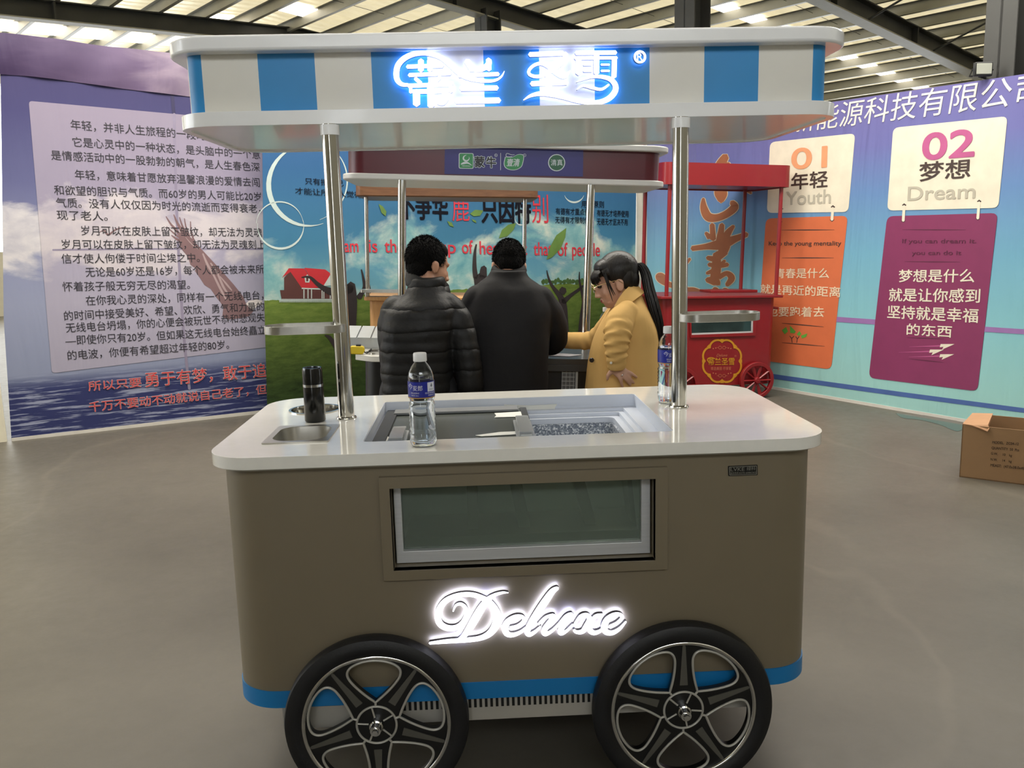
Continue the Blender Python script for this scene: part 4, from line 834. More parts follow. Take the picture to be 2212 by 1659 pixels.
# things lying on that cart's counter
CZ = lambda x: FZ+.860-(x+.01)*TL2+.0005       # counter surface height at world x
def onc(x, y, Y):                              # surveyed pixel to a spot on the counter near depth Y
    p = W(x, y, Y); return p.x, CZ(p.x+.0)
x0, z0 = W(772, 757, 2.04).x, CZ(-.67)
tp = thing('tape_measure', 'yellow tape measure with black strap lying on the white counter behind the left pole', 'tape measure', (x0, 2.04, z0), (0, TL2, 0))
yel = M('yellow_plastic', (236, 206, 40), .35)
b = MB(); b.prism(rrect(-.036, .032, .001, .038, .013, 5), lambda p, t: (p[0], .018 if t else -.018, p[1])); b.build('case', yel, tp, bevel=.003)
b = MB(); b.box(-.006, .016, -.012, .012, .037, .046); b.build('brake', black_plastic, tp, bevel=.002)
b = MB(); b.tube(spline([(.031, -.005, .012), (.045, -.01, .006), (.056, -.006, .018), (.064, .0, .024), (.058, .004, .012), (.040, -.002, .010)], 5), .0032, 8); b.build('strap', black_plastic, tp)
xs = W(828, 757, 2.06).x
ty = thing('steel_tray', 'small steel tray set on the white counter beside the man in the quilted jacket', 'tray', (xs, 2.10, CZ(xs)), (0, TL2, 0))
b = MB(); b.holed([rrect(-.075, .075, -.06, .06, .01, 4), rrect(-.062, .062, -.047, .047, .03, 6)], lambda p, t: (p[0], p[1], .010 if t else .006)); b.slab(rrect(-.064, .064, -.049, .049, .03, 6), .0005, .0025); b.holed([rrect(-.066, .066, -.051, .051, .031, 6), rrect(-.062, .062, -.047, .047, .03, 6)], lambda p, t: (p[0], p[1], .008 if t else .0006)); b.build('pan', brushed, ty)
xa = W(806, 740, 2.36).x
bx = thing('acrylic_topping_box', 'clear acrylic topping box with sloped lids on the white counter near the yellow tape measure', 'box', (xa, 2.36, CZ(xa)), (0, TL2, 0))
b = MB(); t_ = .004
for y0, y1 in ((-.11, -.106), (.106, .11)): b.box(-.14, .14, y0, y1, .0005, .05 if y0 < 0 else .085)
for i in range(5):
    xx = -.14+i*.069; b.prism([(-.106, .0005), (.106, .0005), (.106, .085), (-.106, .05)], lambda p, t: (xx+(.004 if t else 0), p[0], p[1]))
b.box(-.136, .136, -.106, .106, .0005, .004); b.build('tray_walls', acrylic, bx, smooth=0)
for i in range(4):
    xx = -.134+i*.069; b = MB(); b.prism([(-.108, .0515), (.108, .0875), (.108, .0905), (-.108, .0545)], lambda p, t: (xx+(.062 if t else 0), p[0], p[1])); b.build('lid', M('frosted_lid', (214, 218, 220), .3), bx, smooth=0)
pq = [(1183, 764), (1215, 752), (1262, 757), (1230, 766)]
b = MB(); c = [Vector((W(x, y, 2.05).x, 2.0+(774-y)*.0075, 0)) for x, y in pq]; cc = sum(c, Vector())/4
c = [Vector((p.x, p.y, CZ(p.x)+.0015)) for p in c]; b.prism(c, lambda p, t: p+Vector((0, 0, .0015 if t else 0)))
tag(b.build('paper_sheet', M('printed_paper', (202, 200, 206), .7, var=.2, scale=60), smooth=0), 'white printed sheet on the dark counter by the outstretched yellow sleeve', 'paper')
# ================================================================== wooden cart further back
W3 = thing('wooden_cart', 'pale wooden cart with brown roof on thin steel posts, behind the maroon canopied cart', 'food cart', (-.31, 4.25, FZ), (0, .035, 0))
def wood(name, lo, hi, sc=(1.2, 1.2, 14)):
    k = NT(name); n = k.noise(k.coord('Object', sc), 4, 6, .6, 1.2); k.link(k.ramp(n, [(.3, lo), (.7, hi)]), k.b.inputs['Base Color']); k.b.inputs['Roughness'].default_value = .45; return k.m
wl = wood('pale_oak', (190, 140, 88), (212, 164, 110), (8, 8, 1)); wb = wood('brown_wood', (92, 60, 38), (120, 82, 54), (1, 8, 8))
b = MB(); b.slab(rrect(-.62, .62, -.02, .55, .03, 4), .975, 1.005); b.build('counter_top', wl, W3, bevel=.004)
b = MB(); b.slab(rrect(-.585, .585, .02, .51, .03, 4), .22, .976); b.build('body', wl, W3, bevel=.004)
b = MB(); b.slab(rrect(-.66, .62, -.08, .62, .06, 6), 1.705, 1.80); b.build('roof', wb, W3, bevel=.008)
for x, y in ((-.595, .02), (.53, .02)):
    b = MB(); b.cyl((x, y, 1.004), (x, y, 1.707), .0155, seg=16); b.build('canopy_pole', steel, W3)
b = MB(); b.slab(rrect(-.64, -.24, -.06, .06, .02, 5), 1.035, 1.055); b.cyl((-.6, -.03, 1.004), (-.6, -.03, 1.04), .008); b.cyl((-.28, .0, 1.004), (-.28, .0, 1.04), .008); b.build('front_shelf', brushed, W3)
for x in (-.4, .4):
    for y in (-.012, .54):
        b = MB(); R_ = .2; b.lathe([(.03, .018), (R_, .018), (R_, -.018), (.03, -.018), (.03, .018)], (x, y, R_+x*math.tan(.035)), 40, rot=Matrix.Rotation(PI/2, 3, 'X')); b.build('wheel', wb, W3, bevel=.003)
# ================================================================== red cart by the right banner
YW, TLR = math.radians(12), .03
RC = thing('ice_cream_cart', 'red ice cream cart with gold emblem and spoked wheels by the right banner', 'food cart', (1.945, 5.13, FZ), (0, TLR, YW))
red = M('red_paint', (134, 24, 30), .38, var=.04, coat=.15); redd = M('red_counter_top', (120, 52, 54), .45, var=.06)
b = MB(); b.slab(rrect(-.52, .52, .02, .60, .06, 8), .13, .873); b.build('body', red, RC, smooth=30)
b = MB(); b.slab(rrect(-.565, .565, -.02, .64, .02, 4), .873, .893); ct = b.build('counter_top', [red], RC, bevel=.003)
b = MB(); b.slab(rrect(-.55, .55, -.005, .625, .02, 4), .893, .8955); b.build('counter_inlay', redd, ct, smooth=0)
b = MB(); b.box(.10, .56, .40, .62, .896, .918); b.build('raised_lid', red, RC, bevel=.003)
b = MB(); b.holed([rrect(-.575, .575, -.04, .62, .07, 8), rrect(-.56, .56, -.025, .605, .06, 8)], lambda p, t: (p[0], p[1], 1.965 if t else 1.79)); b.slab(rrect(-.57, .57, -.035, .615, .065, 8), 1.80, 1.82); b.build('roof', red, RC, smooth=30)
for x, y in ((-.505, .01), (.505, .01), (-.48, .56), (.48, .56)):
    b = MB(); b.cyl((x, y, .893), (x, y, 1.803), .0165, seg=14); b.build('roof_post', red, RC)
PRD = Plane((1.945-.02*math.sin(YW), 5.13+.02*math.cos(YW)), (1.945-.02*math.sin(YW)+math.cos(YW), 5.13+.02*math.cos(YW)+math.sin(YW)))
zq = lambda P: [(1380+x/5.53, 580+y/5.53) for x, y in P]
def solid(b, P, o0, o1, m=0): a = [PRD.hit(x, y, o1) for x, y in P]; b.prism(a, lambda p, t: p-PRD.N*((o1-o0) if t else 0), m)
b = MB(); o_ = zq([(600, 600), (1390, 590), (1388, 800), (610, 826)]); i_ = zq([(618, 612), (1358, 600), (1356, 765), (622, 792)])
for k in range(4): solid(b, [o_[k], o_[(k+1) % 4], i_[(k+1) % 4], i_[k]], -.002, .014)
wf2 = tolocal(b, RC).build('window_frame', red, RC, smooth=0)
b = MB(); solid(b, i_, -.002, .003)
tolocal(b, RC).build('pane', M('dark_pane', (38, 54, 54), .06, var=.4, scale=6, coat=.5), wf2, smooth=0)
b = MB(); g = zq([(622, 792), (1356, 765), (1350, 748), (630, 772)]); solid(b, g, .002, .008); g = zq([(1356, 765), (1358, 600), (1340, 600), (1338, 760)]); solid(b, g, .002, .008); tolocal(b, RC).build('inner_frame', alu, wf2, smooth=0)
b = MB(); fn = lambda x, y, o: PRD.hit(x, y, o); ctr = (992, 1105)
lo = []
for i in range(97):
    a = 2*PI*i/96; bump_ = abs(math.sin(4*a+0.0))**.6; r = .86+.14*bump_
    lo.append((ctr[0]+238*r*math.cos(a+.0), ctr[1]+262*r*math.sin(a+.0)))
b.ribbon(fn, zq(lo), 4.2, .003, 0, 1)
for i in range(8): a = 2*PI*i/8; c0 = (ctr[0]+222*math.cos(a), ctr[1]+246*math.sin(a)); b.pp(PRD, zq([(c0[0]+26*math.cos(q*PI/4+a)*(1 if q % 2 else .6), c0[1]+26*math.sin(q*PI/4+a)*(1 if q % 2 else .6)) for q in range(8)]), .0036, 0)
for sgn, y in ((1, 945), (1, 1280)):
    for x in (-105, -75, 75, 105): b.pp(PRD, zq([(ctr[0]+x+8*math.cos(q*PI/3), y+abs(x)*.2*(1 if y < 1000 else -1)-10+8*math.sin(q*PI/3)) for q in range(6)]), .003, 1)
    for x in (-24, 24): b.ribbon(fn, zq([(ctr[0]+x+18*math.cos(q*PI/6), y+18*math.sin(q*PI/6)) for q in range(13)]), .8, .003, 1, 1)
    b.ribbon(fn, zq([(ctr[0]-60, y), (ctr[0]-40, y)]), .8, .003, 1, 1); b.ribbon(fn, zq([(ctr[0]+40, y), (ctr[0]+60, y)]), .8, .003, 1, 1)
b.ptext(PRD, '蒂兰圣雪', zq([(825, 1155)])[0], zq([(1140, 1150)])[0], 15.5, .003, 0, .02); b.ribbon(fn, zq([(850, 1120), (818, 1100), (830, 1070), (880, 1065), (930, 1090)]), [1, 2, 2, 1.6, 1], .0034, 0, 4)
b.ptext(PRD, 'Deluxe', zq([(925, 1052)])[0], zq([(1055, 1050)])[0], 6, .003, 1, 0, .35); b.ptext(PRD, '蒂造美丽 尽享爱', zq([(858, 1215)])[0], zq([(1100, 1212)])[0], 7, .003, 1, .0)
b.ptext(PRD, '®', zq([(1140, 1055)])[0], zq([(1165, 1055)])[0], 4, .003, 1)
tolocal(b, RC).build('gold_emblem', [M('gold_paint', (206, 146, 40), .4, .2), M('rose_gold', (190, 110, 80), .45)], RC, smooth=0)
def spoked(x):
    R_ = .158; zc = R_+x*math.tan(TLR); c = Vector((x, -.018, zc)); rot = Matrix.Rotation(PI/2, 3, 'X')
    b = MB(); b.lathe([(R_*.80, .016), (R_, .016), (R_, -.016), (R_*.80, -.016), (R_*.80, .016)], c, 48, rot=rot); w = b.build('wheel', red, RC, bevel=.003)
    b = MB()
    for k in range(10):
        a = 2*PI*k/10; d = Vector((math.cos(a), 0, math.sin(a))); b.tube([c+d*.02, c+d*R_*.84], [.012, .018], 6, flat=.5)
    b.build('spokes', red, w)
    b = MB(); b.lathe([(0, .028), (.022, .026), (.03, .014), (.03, -.016), (0, -.016)], c, 20, rot=rot); b.ell(c+Vector((0, -.029, 0)), (.005, .004, .005)); b.build('hub', red, w)
spoked(-.36); spoked(.345)
for x in (-.36, .345):
    R_ = .158; b = MB(); b.lathe([(.03, .016), (R_, .016), (R_, -.016), (.03, -.016), (.03, .016)], (x, .63, R_+x*math.tan(TLR)), 32, rot=Matrix.Rotation(PI/2, 3, 'X')); b.build('wheel', red, RC)
b = MB(); b.tube(spline([(.52, .10, .78), (.57, .10, .775), (.585, .14, .775), (.585, .48, .775), (.57, .52, .775), (.52, .52, .78)], 4), .011, 10); b.build('push_handle', red, RC)
# ================================================================== small things on and around the front cart
def bottle(name, label, loc, rz):
    t = thing(name, label, 'bottle', loc, (0, 0, rz), 'water bottles')
    prof = [(0, .006), (.020, .003), (.0285, .0008), (.0325, .008), (.0330, .030)]
    for i in range(7): z = .036+i*.010; prof += [(.0308, z), (.0325, z+.005)]
    prof += [(.0290, .108), (.0290, .112), (.0315, .118), (.0318, .121), (.0318, .160), (.0312, .168), (.0285, .180), (.0225, .193), (.0150, .203), (.0125, .207), (.0125, .216)]
    inner = [(max(r-.0007, 0), z+.0007) for r, z in prof][::-1]
    b = MB(); b.lathe(prof+inner, (0, 0, 0), 36); b.build('bottle_body', GL('clear_plastic', (248, 252, 255), .0, 1.38), t, smooth=50)
    wp = [(max(r-.0011, 0), z+.0012) for r, z in prof if z < .166]+[(.0300, .166), (0, .166)]; b = MB(); b.lathe(wp, (0, 0, 0), 36); b.build('water', GL('water', (252, 254, 255), 0, 1.33), t, smooth=50)
    b = MB(); b.lathe([(.0131, .2065), (.0162, .2065), (.0165, .209), (.0162, .224), (.015, .2265), (0, .2265)], (0, 0, 0), 36); b.build('cap', white_plastic, t, smooth=50)
    b = MB(); r = .0324; b.lathe([(r, .121), (r, .160)], (0, 0, 0), 48, 0); b.lathe([(r+.0001, .1195), (r+.0001, .1222)], (0, 0, 0), 48, 2)
    def wrap(body, a0, a1, z, h, bold=0, m=1):
        v, f = text_mesh(body, bold); x0 = min(p.x for p in v); x1 = max(p.x for p in v); y0, y1 = (-.07, .83) if cjk(body) else (0, .71); P = []
        for p in v: a = math.radians(a0+(a1-a0)*(p.x-x0)/(x1-x0)); P.append((math.sin(a)*(r+.0003), -math.cos(a)*(r+.0003), z+h*(p.y-y0)/(y1-y0)))
        b.add(P, f, m)
    def quad(a0, a1, z0_, z1_, m, e=.0002):
        n = 8; P = []
        for i in range(n+1): a = math.radians(a0+(a1-a0)*i/n); P += [(math.sin(a)*(r+e), -math.cos(a)*(r+e), z0_), (math.sin(a)*(r+e), -math.cos(a)*(r+e), z1_)]
        b.add(P, [(2*i, 2*i+2, 2*i+3, 2*i+1) for i in range(n)], m)
    wrap('今', -68, -42, .142, .014, .02); wrap('麦郎', -41, 2, .139, .0125, .02); wrap('软化纯净水', -52, -12, .131, .0042); wrap('净含量 550mL', -50, -14, .1255, .0036)
    quad(24, 64, .136, .158, 1); b.add([(math.sin(math.radians(44+q*9))*(r+.0006), -math.cos(math.radians(44+q*9))*(r+.0006), z) for q, z in ((0, .156), (-.7, .149), (0, .146), (.7, .149))], [(0, 1, 2, 3)], 3); quad(32, 56, .141, .142, 3, .0004); quad(32, 56, .1385, .1392, 3, .0004)
    wrap('饮用纯净水', 12, 62, .1305, .0042); wrap('健康好水', 26, 58, .1255, .0034)
    b.build('label', [M('bottle_label_blue', (36, 46, 150), .35, var=.15, scale=60), M('label_white', (226, 228, 240), .4), M('label_gold', (176, 140, 80), .4), M('label_grey', (110, 116, 130), .4)], t, smooth=60)
    return t
b1 = bottle('water_bottle', 'clear water bottle with blue label standing at the front edge of the white counter', (W(915, 962, .062).x, .068, 1.0008), .12)
b2 = copy_thing(b1, (W(1444, 870, .50).x, .50, 1.0008), 'clear water bottle with blue label half hidden behind the right canopy pole', .5)
pz = W(1309, 690, 2.22); b3 = copy_thing(b1, (pz.x, 2.22, CZ(pz.x)+.001), 'clear water bottle on the dark counter behind the woman, partly hidden by her sleeve', -.4)
cp = thing('black_flask', 'glossy black cylindrical flask with a silver ring on the counter left of the pole', 'flask', (-.561, .402, 1.0005))
b = MB(); cx_, cy_ = -.561, .402
b.lathe([(0, 1.0008), (.0265, 1.0008), (.029, 1.004), (.0278, 1.098), (.0274, 1.1), (0, 1.1)], (cx_, cy_, 0), 40); b.build('lower_body', black_gloss, cp, smooth=40)
b = MB(); b.lathe([(0, 1.1), (.0282, 1.1), (.0282, 1.107), (0, 1.107)], (cx_, cy_, 0), 40); b.build('silver_ring', chrome, cp, smooth=40)
b = MB(); b.lathe([(0, 1.107), (.0276, 1.107), (.0274, 1.146), (.0255, 1.153), (.022, 1.153), (.021, 1.150), (0, 1.150)], (cx_, cy_, 0), 40); b.build('upper_body', black_gloss, cp, smooth=40)
# cardboard box at the right
FB = Plane(WF(2072, 1030), WF(2212, 1048)); A0 = WF(2072, 1030); d0 = FB.D; n0 = -FB.N; up = Vector((0, 0, 1)); hz = FB.hit(2078, 917).z-FZ; Lx, Dp = .62, .36
BXT = thing('cardboard_box', 'open brown cardboard box with printed packing details on the floor at the right edge', 'box', A0)
kr = M('kraft_card', (150, 118, 84), .75, var=.06, scale=4); kr2 = M('kraft_inside', (178, 136, 100), .75, var=.05); P_ = lambda a, c, z: A0+d0*a+n0*c+up*z
def wallp(a, c, z0_=0.0005, z1_=None, t=.006):
    q = Vector((c-a)); nn = q.cross(up).normalized()*t; z1 = hz if z1_ is None else z1_
    return [a+up*z0_, c+up*z0_, c+up*z1, a+up*z1], nn
b = MB()
for a, c in ((P_(0, 0, 0), P_(Lx, 0, 0)), (P_(Lx, 0, 0), P_(Lx, Dp, 0)), (P_(Lx, Dp, 0), P_(0, Dp, 0)), (P_(0, Dp, 0), P_(0, 0, 0))):
    Q, nn = wallp(a, c); b.prism(Q, lambda p, t: p-nn*(1 if t else 0))
b.prism([P_(0, 0, .001), P_(Lx, 0, .001), P_(Lx, Dp, .001), P_(0, Dp, .001)], lambda p, t: p+up*(.005 if t else 0)); b.build('walls', kr, BXT, smooth=0)
b = MB(); f8 = lambda x, y, o: FB.hit(2040+x/8.733, 870+y/8.733, o)
Q = [P_(0, 0, hz+.001), P_(.045, -.004, hz-.001), P_(.09, -.010, hz-.012), P_(.128, -.012, hz-.026), P_(.136, -.008, hz-.010), P_(.125, .02, hz+.004), P_(.12, .12, hz+.012), P_(.11, .30, hz+.018), P_(0, .32, hz+.006)]
b.prism(Q, lambda p, t: p+up*(.004 if t else 0)); b.build('torn_flap', kr2, BXT, smooth=0)
b = MB()
for s, a, c, h in (('MODEL.  ZC04-12', (905, 765), (1400, 800), 5.5), ('QUANTITY  50  Pcs', (893, 870), (1410, 915), 5.5), ('G.W.     10    kg', (880, 972), (1275, 1015), 5.2), ('N.W.     14    kg', (873, 1085), (1268, 1125), 5.2), ('MEAST:  (47.0x38.0x49.0', (870, 1195), (1560, 1265), 5.6)):
    b.ptext(FB, s, (2040+a[0]/8.733, 870+a[1]/8.733), (2040+c[0]/8.733, 870+c[1]/8.733), h, .003, 0, .03)
b.build('printing', M('stencil_ink', (66, 50, 36), .7), BXT, smooth=0)
# floodlight on the steel column
pf = W(2126, 148, 3.98)
FL = thing('floodlight', 'small unlit floodlight on the dark steel column above the purple banner', 'lamp', pf)
b = MB(); b.box(pf.x-.062, pf.x+.062, pf.y, pf.y+.03, pf.z-.048, pf.z+.044); b.build('housing', M('lamp_black', (26, 26, 26), .4), FL, bevel=.005)
b = MB(); b.box(pf.x-.053, pf.x+.053, pf.y-.003, pf.y+.001, pf.z-.036, pf.z+.034); b.build('lens', M('lamp_lens', (170, 172, 160), .2), FL, bevel=.002)
b = MB(); b.tube([(pf.x-.072, pf.y+.015, pf.z), (pf.x-.072, pf.y+.05, pf.z-.04), (pf.x+.072, pf.y+.05, pf.z-.04), (pf.x+.072, pf.y+.015, pf.z)], .005, 6); b.cyl((pf.x, pf.y+.05, pf.z-.04), (pf.x+.08, pf.y+.12, pf.z-.04), .01); b.build('bracket', M('lamp_black2', (30, 30, 30), .5), FL)
# ================================================================== people
skin = M('skin', (190, 142, 116), .5, var=.04, scale=30); skin2 = M('skin_fair', (200, 156, 134), .5, var=.04, scale=30); lipm = M('lip', (158, 84, 80), .45)
hair_m = M('black_hair', (11, 10, 10), .7, var=.3, scale=60, spec=.12)
hair_w = M('long_black_hair', (20, 15, 14), .36, var=.3, scale=40, stretch=(1, 1, .15), bump=.5, bscale=160, spec=.4)
def quilt_mat():
    k = NT('black_quilted_nylon'); c = k.new('ShaderNodeTexCoord'); x = k.new('ShaderNodeSeparateXYZ'); k.link(c.outputs['Object'], x.inputs[0]); n = k.noise(c.outputs['Object'], 9, 4)
    z = k.math('ADD', x.outputs[2], k.math('MULTIPLY', n, .035)); w = k.math('ABSOLUTE', k.math('SUBTRACT', k.math('FRACT', k.math('DIVIDE', z, .088)), .5))
    h = k.math('SUBTRACT', 1.0, k.math('POWER', k.math('MULTIPLY', w, 2.0), 5.0)); k.link(k.ramp(h, [(.0, (13, 13, 14)), (.5, (25, 25, 26)), (1, (28, 28, 29))]), k.b.inputs['Base Color'])
    k.b.inputs['Roughness'].default_value = .55; k.b.inputs['Specular IOR Level'].default_value = .3; k.bump(k.math('ADD', h, k.math('MULTIPLY', k.noise(c.outputs['Object'], 26, 4), .5)), .55, .012); return k.m
quilt = quilt_mat()
from mathutils import noise as NZ
def crease(amp, s=7.0):
    return lambda p, n: n*(amp*(NZ.noise(Vector((p.x*s, p.y*s, p.z*s*.6)))+.6*NZ.noise(Vector((p.x*s*2.3+5, p.y*s*2.3, p.z*s*1.6)))))
wool_b = M('black_jacket_cloth', (22, 21, 23), .72, var=.12, bump=.25, bscale=30, spec=.25)
coat_m = M('mustard_wool', (212, 172, 108), .85, var=.05, scale=5, bump=.25, bscale=26, spec=.15); trou = M('dark_trousers', (22, 23, 28), .75); shoe = M('black_shoe', (16, 15, 15), .4)
def head_forms(b, c, f, u, k=1.0, female=False):
    """skull, face, nose, lips, ears as overlapping closed forms; f = facing, u = up"""
    f = Vector(f).normalized(); u = (Vector(u)-f*Vector(u).dot(f)).normalized(); r = f.cross(u); R = Matrix((r, f, u)).transposed()
    def e(rr, ff, uu, a, bb, cc): b.ell(Vector(c)+(r*rr+f*ff+u*uu)*k, (a*k, bb*k, cc*k), R, 18, 12)
    e(0, -.004, .022, .074, .094, .096); e(0, .032, -.03, .062, .060, .082); e(0, .045, -.078, .046, .042, .040); e(0, .064, -.100, .021, .019, .019)
    e(0, .082, .012, .050, .013, .013); e(0, .096, -.030, .011, .015, .028); e(0, .105, -.047, .0105, .012, .010)
    for s in (-1, 1): e(s*.011, .099, -.050, .0085, .010, .008); e(s*.034, .056, -.040, .024, .023, .028); e(s*.076, -.006, -.020, .008, .020, .032); e(s*.080, -.012, -.010, .006, .015, .017)
    e(0, .089, -.071, .020, .0085, .006); e(0, .086, -.081, .018, .009, .0065)
    return r, f, u, R
def capsule(b, P, R, flat=None):
    b.tube(P, R, 14, flat=flat)
    for p, r in ((P[0], R[0]), (P[-1], R[-1])): b.ell(p, (r, r, r), None, 12, 8)
def hand(b, wrist, palm_dir, across, thumb_side, k=1.0, curl=.25, nrm=None, spread=.16):
    """palm and five jointed fingers; across = towards the little finger"""
    d = Vector(palm_dir).normalized(); a = (Vector(across)-d*Vector(across).dot(d)).normalized(); n = d.cross(a) if nrm is None else Vector(nrm)
    w = Vector(wrist); R = Matrix((a, d, n)).transposed()
    b.ell(w+d*.045*k, (.040*k, .052*k, .016*k), R, 16, 10); capsule(b, [w-d*.06*k, w+d*.02*k], [.026*k, .025*k])
    for i, (off, ln) in enumerate(((-.030, .068), (-.010, .076), (.010, .070), (.028, .055))):
        fd = (d+a*(off*spread*22)).normalized(); p = w+d*(.082-.006*abs(i-1.3))*k+a*off*k; P = [w+d*.04*k+a*off*.8*k, p]; dirn = fd.copy()
        for s, fr in enumerate((.45, .32, .25)): dirn = (dirn-n*curl*(.5+.4*s)).normalized(); p = p+dirn*ln*fr*k; P.append(p)
        capsule(b, P, [.0088*k, .0092*k, .0084*k, .0076*k, .0062*k])
    td = (d*.75-a*.75-n*.25).normalized(); p0 = w+d*.018*k-a*.022*k; capsule(b, [p0, p0+td*.034*k, p0+td*.056*k+d*.008*k, p0+td*.068*k+d*.024*k], [.013*k, .0115*k, .010*k, .0078*k])
def inner_legs(b, hip, feet):
    for s, (fx, fy) in zip((-1, 1), feet):
        top = Vector((hip[0]+s*.085, hip[1], hip[2])); ank = Vector((fx, fy, FZ+.07)); kn = top.lerp(ank, .5)+Vector((0, .03, 0)); capsule(b, [Vector(hip)+Vector((s*.03, 0, .02)), top, kn, ank], [.07, .052, .038, .032])
def legs(root, hip, feet, mt=trou):
    """trousers and shoes"""
    b = MB(); hx, hy, hz_ = hip
    b.ell((hx, hy, hz_+.02), (.165, .115, .13))
    for s, (fx, fy) in zip((-1, 1), feet):
        top = Vector((hx+s*.085, hy, hz_)); ank = Vector((fx, fy, FZ+.10)); kn = top.lerp(ank, .5)+Vector((0, .03, 0)); capsule(b, [top, top.lerp(kn, .5), kn, kn.lerp(ank, .4), ank, ank-Vector((0, 0, .045))], [.088, .078, .064, .062, .055, .056])
    remeshed(b, 'trousers', mt, root, .011, 4)
    for (fx, fy) in feet:
        b = MB(); b.loft([(fx, fy+.05, FZ+.001, .044, .125, 0), (fx, fy+.05, FZ+.02, .047, .130, 0), (fx, fy+.035, FZ+.05, .043, .110, 0), (fx, fy, FZ+.085, .038, .065, 0), (fx, fy-.01, FZ+.11, .036, .05, 0)], 20, steps=3); b.build('shoe', shoe, root, smooth=60)
def spikes(b, c, R, rad, n, ln, keep, seed=1, w=.0016):
    rn = random.Random(seed)
    for i in range(n):
        t = math.acos(1-2*rn.random()); p = rn.random()*2*PI; q = Vector((math.sin(t)*math.cos(p), math.sin(t)*math.sin(p), math.cos(t)))
        if not keep(q): continue
        base = Vector(c)+R @ Vector((q.x*rad[0], q.y*rad[1], q.z*rad[2])); nn = (R @ Vector((q.x/rad[0], q.y/rad[1], q.z/rad[2]))).normalized()
        g = (nn*.55-(R.col[2]-nn*nn.dot(R.col[2]))*.8+Vector((rn.uniform(-.25, .25), rn.uniform(-.25, .25), rn.uniform(-.25, .25)))).normalized(); l = ln*rn.uniform(.5, 1.2); s = nn.cross(Vector((rn.random(), rn.random(), rn.random()))).normalized()*w; s2 = nn.cross(s).normalized()*w
        b.add([base+s, base-s*.5+s2, base-s*.5-s2, base+g*l], [(0, 1, 3), (1, 2, 3), (2, 0, 3)])
def short_hair(root, c, f, u, k=1.0, seed=1, top=.0):
    f = Vector(f).normalized(); u = (Vector(u)-f*Vector(u).dot(f)).normalized(); r = f.cross(u); R = Matrix((r, f, u)).transposed(); c = Vector(c)
    b = MB(); cc = c+(f*-.016+u*.032)*k; rad = (.081*k, .094*k, .096*k)
    b.ell(cc, rad, R, 28, 18); b.ell(c+(f*-.052+u*-.012)*k, (.066*k, .048*k, .066*k), R, 20, 12);b.ell(c+(f*.026+u*.066+0*r)*k, (.064*k, .062*k, .05*k), R, 20, 12)
    for s in (-1, 1): b.ell(c+(r*s*.060+f*-.012+u*.018)*k, (.021*k, .044*k, .040*k), R, 14, 10)
    rn = random.Random(seed)
    spikes(b, cc, R, rad, 7000, .011*k, lambda q: q.z > -.45 and (q.y < .75 or q.z > .35), seed)
    spikes(b, c+(f*-.052+u*-.012)*k, R, (.066*k, .048*k, .066*k), 2200, .008*k, lambda q: q.y < .2 and q.z > -.8, seed+1)
    b.build('hair', hair_m, root, smooth=60, norm=False)
V3 = Vector
# ---------------------------------------------------------------- man in the quilted jacket
Y1 = 1.66; foot = W(905, 845, Y1)
m1 = thing('person', 'person in a black quilted jacket with head turned right, leftmost of the three', 'person', (foot.x, Y1, FZ), group=None)
P = lambda x, y, Y: W(x, y, Y-.14)
hc = P(925, 573, 1.86); f1 = V3((.80, .52, -.22)); u1 = V3((.10, .25, 1))
b = MB(); head_forms(b, hc, f1, u1, .94); nk = P(916, 640, 1.80)
capsule(b, [hc+V3((-.02, -.02, -.05)), P(919, 612, 1.83), nk], [.056, .056, .066]); chest = P(908, 720, 1.80); pel = P(905, 850, 1.80)
capsule(b, [nk, chest, pel], [.07, .10, .11]); 
wr = P(1000, 880, 1.83); wl_ = P(862, 880, 1.87)
for sh, el, w_, ac in ((P(975, 672, 1.80), P(1002, 770, 1.79), wr, V3((0, -1, 0))), (P(848, 680, 1.81), P(848, 775, 1.82), wl_, V3((0, -1, 0)))):
    capsule(b, [sh, el, w_], [.04, .034, .026]); hand(b, w_, V3((0, .1, -1)), ac, 1, curl=.3)
inner_legs(b, (pel.x, 1.66, pel.z), ((foot.x-.11, 1.65), (foot.x+.10, 1.66)))
remeshed(b, 'body', [skin, lipm], m1, .0055, 3)
short_hair(m1, hc, f1, u1, .95, 3)
puffn = lambda z: 1.0+.045*abs(math.sin((z-.2)*PI/.088))**.7-.03
def R1(x, y, Y, hw, d, yw=-.12): q = P(x, y, Y); return (q.x, q.y, q.z, hw, d, yw)
b = MB()
b.loft([R1(903, 960, 1.80, .158, .125), R1(902, 900, 1.80, .155, .13), R1(902, 845, 1.80, .152, .13), R1(901, 790, 1.80, .153, .132), R1(903, 735, 1.80, .158, .135), R1(907, 695, 1.80, .160, .13), R1(911, 665, 1.805, .150, .12), R1(916, 645, 1.81, .118, .10), R1(919, 630, 1.815, .086, .085), R1(921, 612, 1.82, .076, .078), R1(922, 600, 1.825, .072, .075)], 40, steps=14, puff=puffn, power=2.3)
def puffarm(b, pts, rad):
    Q = spline([tuple(p)+(r,) for p, r in zip(pts, rad)], 10); b.tube([q[:3] for q in Q], [q[3]*(1+.05*abs(math.sin(i*.55))) for i, q in enumerate(Q)], 18); b.ell(Q[0][:3], (rad[0],)*3); b.ell(Q[-1][:3], (rad[-1],)*3)
puffarm(b, [P(962, 668, 1.80), P(990, 702, 1.79), P(1008, 762, 1.77), P(1016, 822, 1.77), P(1016, 872, 1.80)], [.070, .066, .060, .056, .046])
puffarm(b, [P(858, 672, 1.81), P(847, 710, 1.82), P(848, 770, 1.83), P(855, 830, 1.85), P(862, 868, 1.87)], [.068, .062, .056, .050, .044])
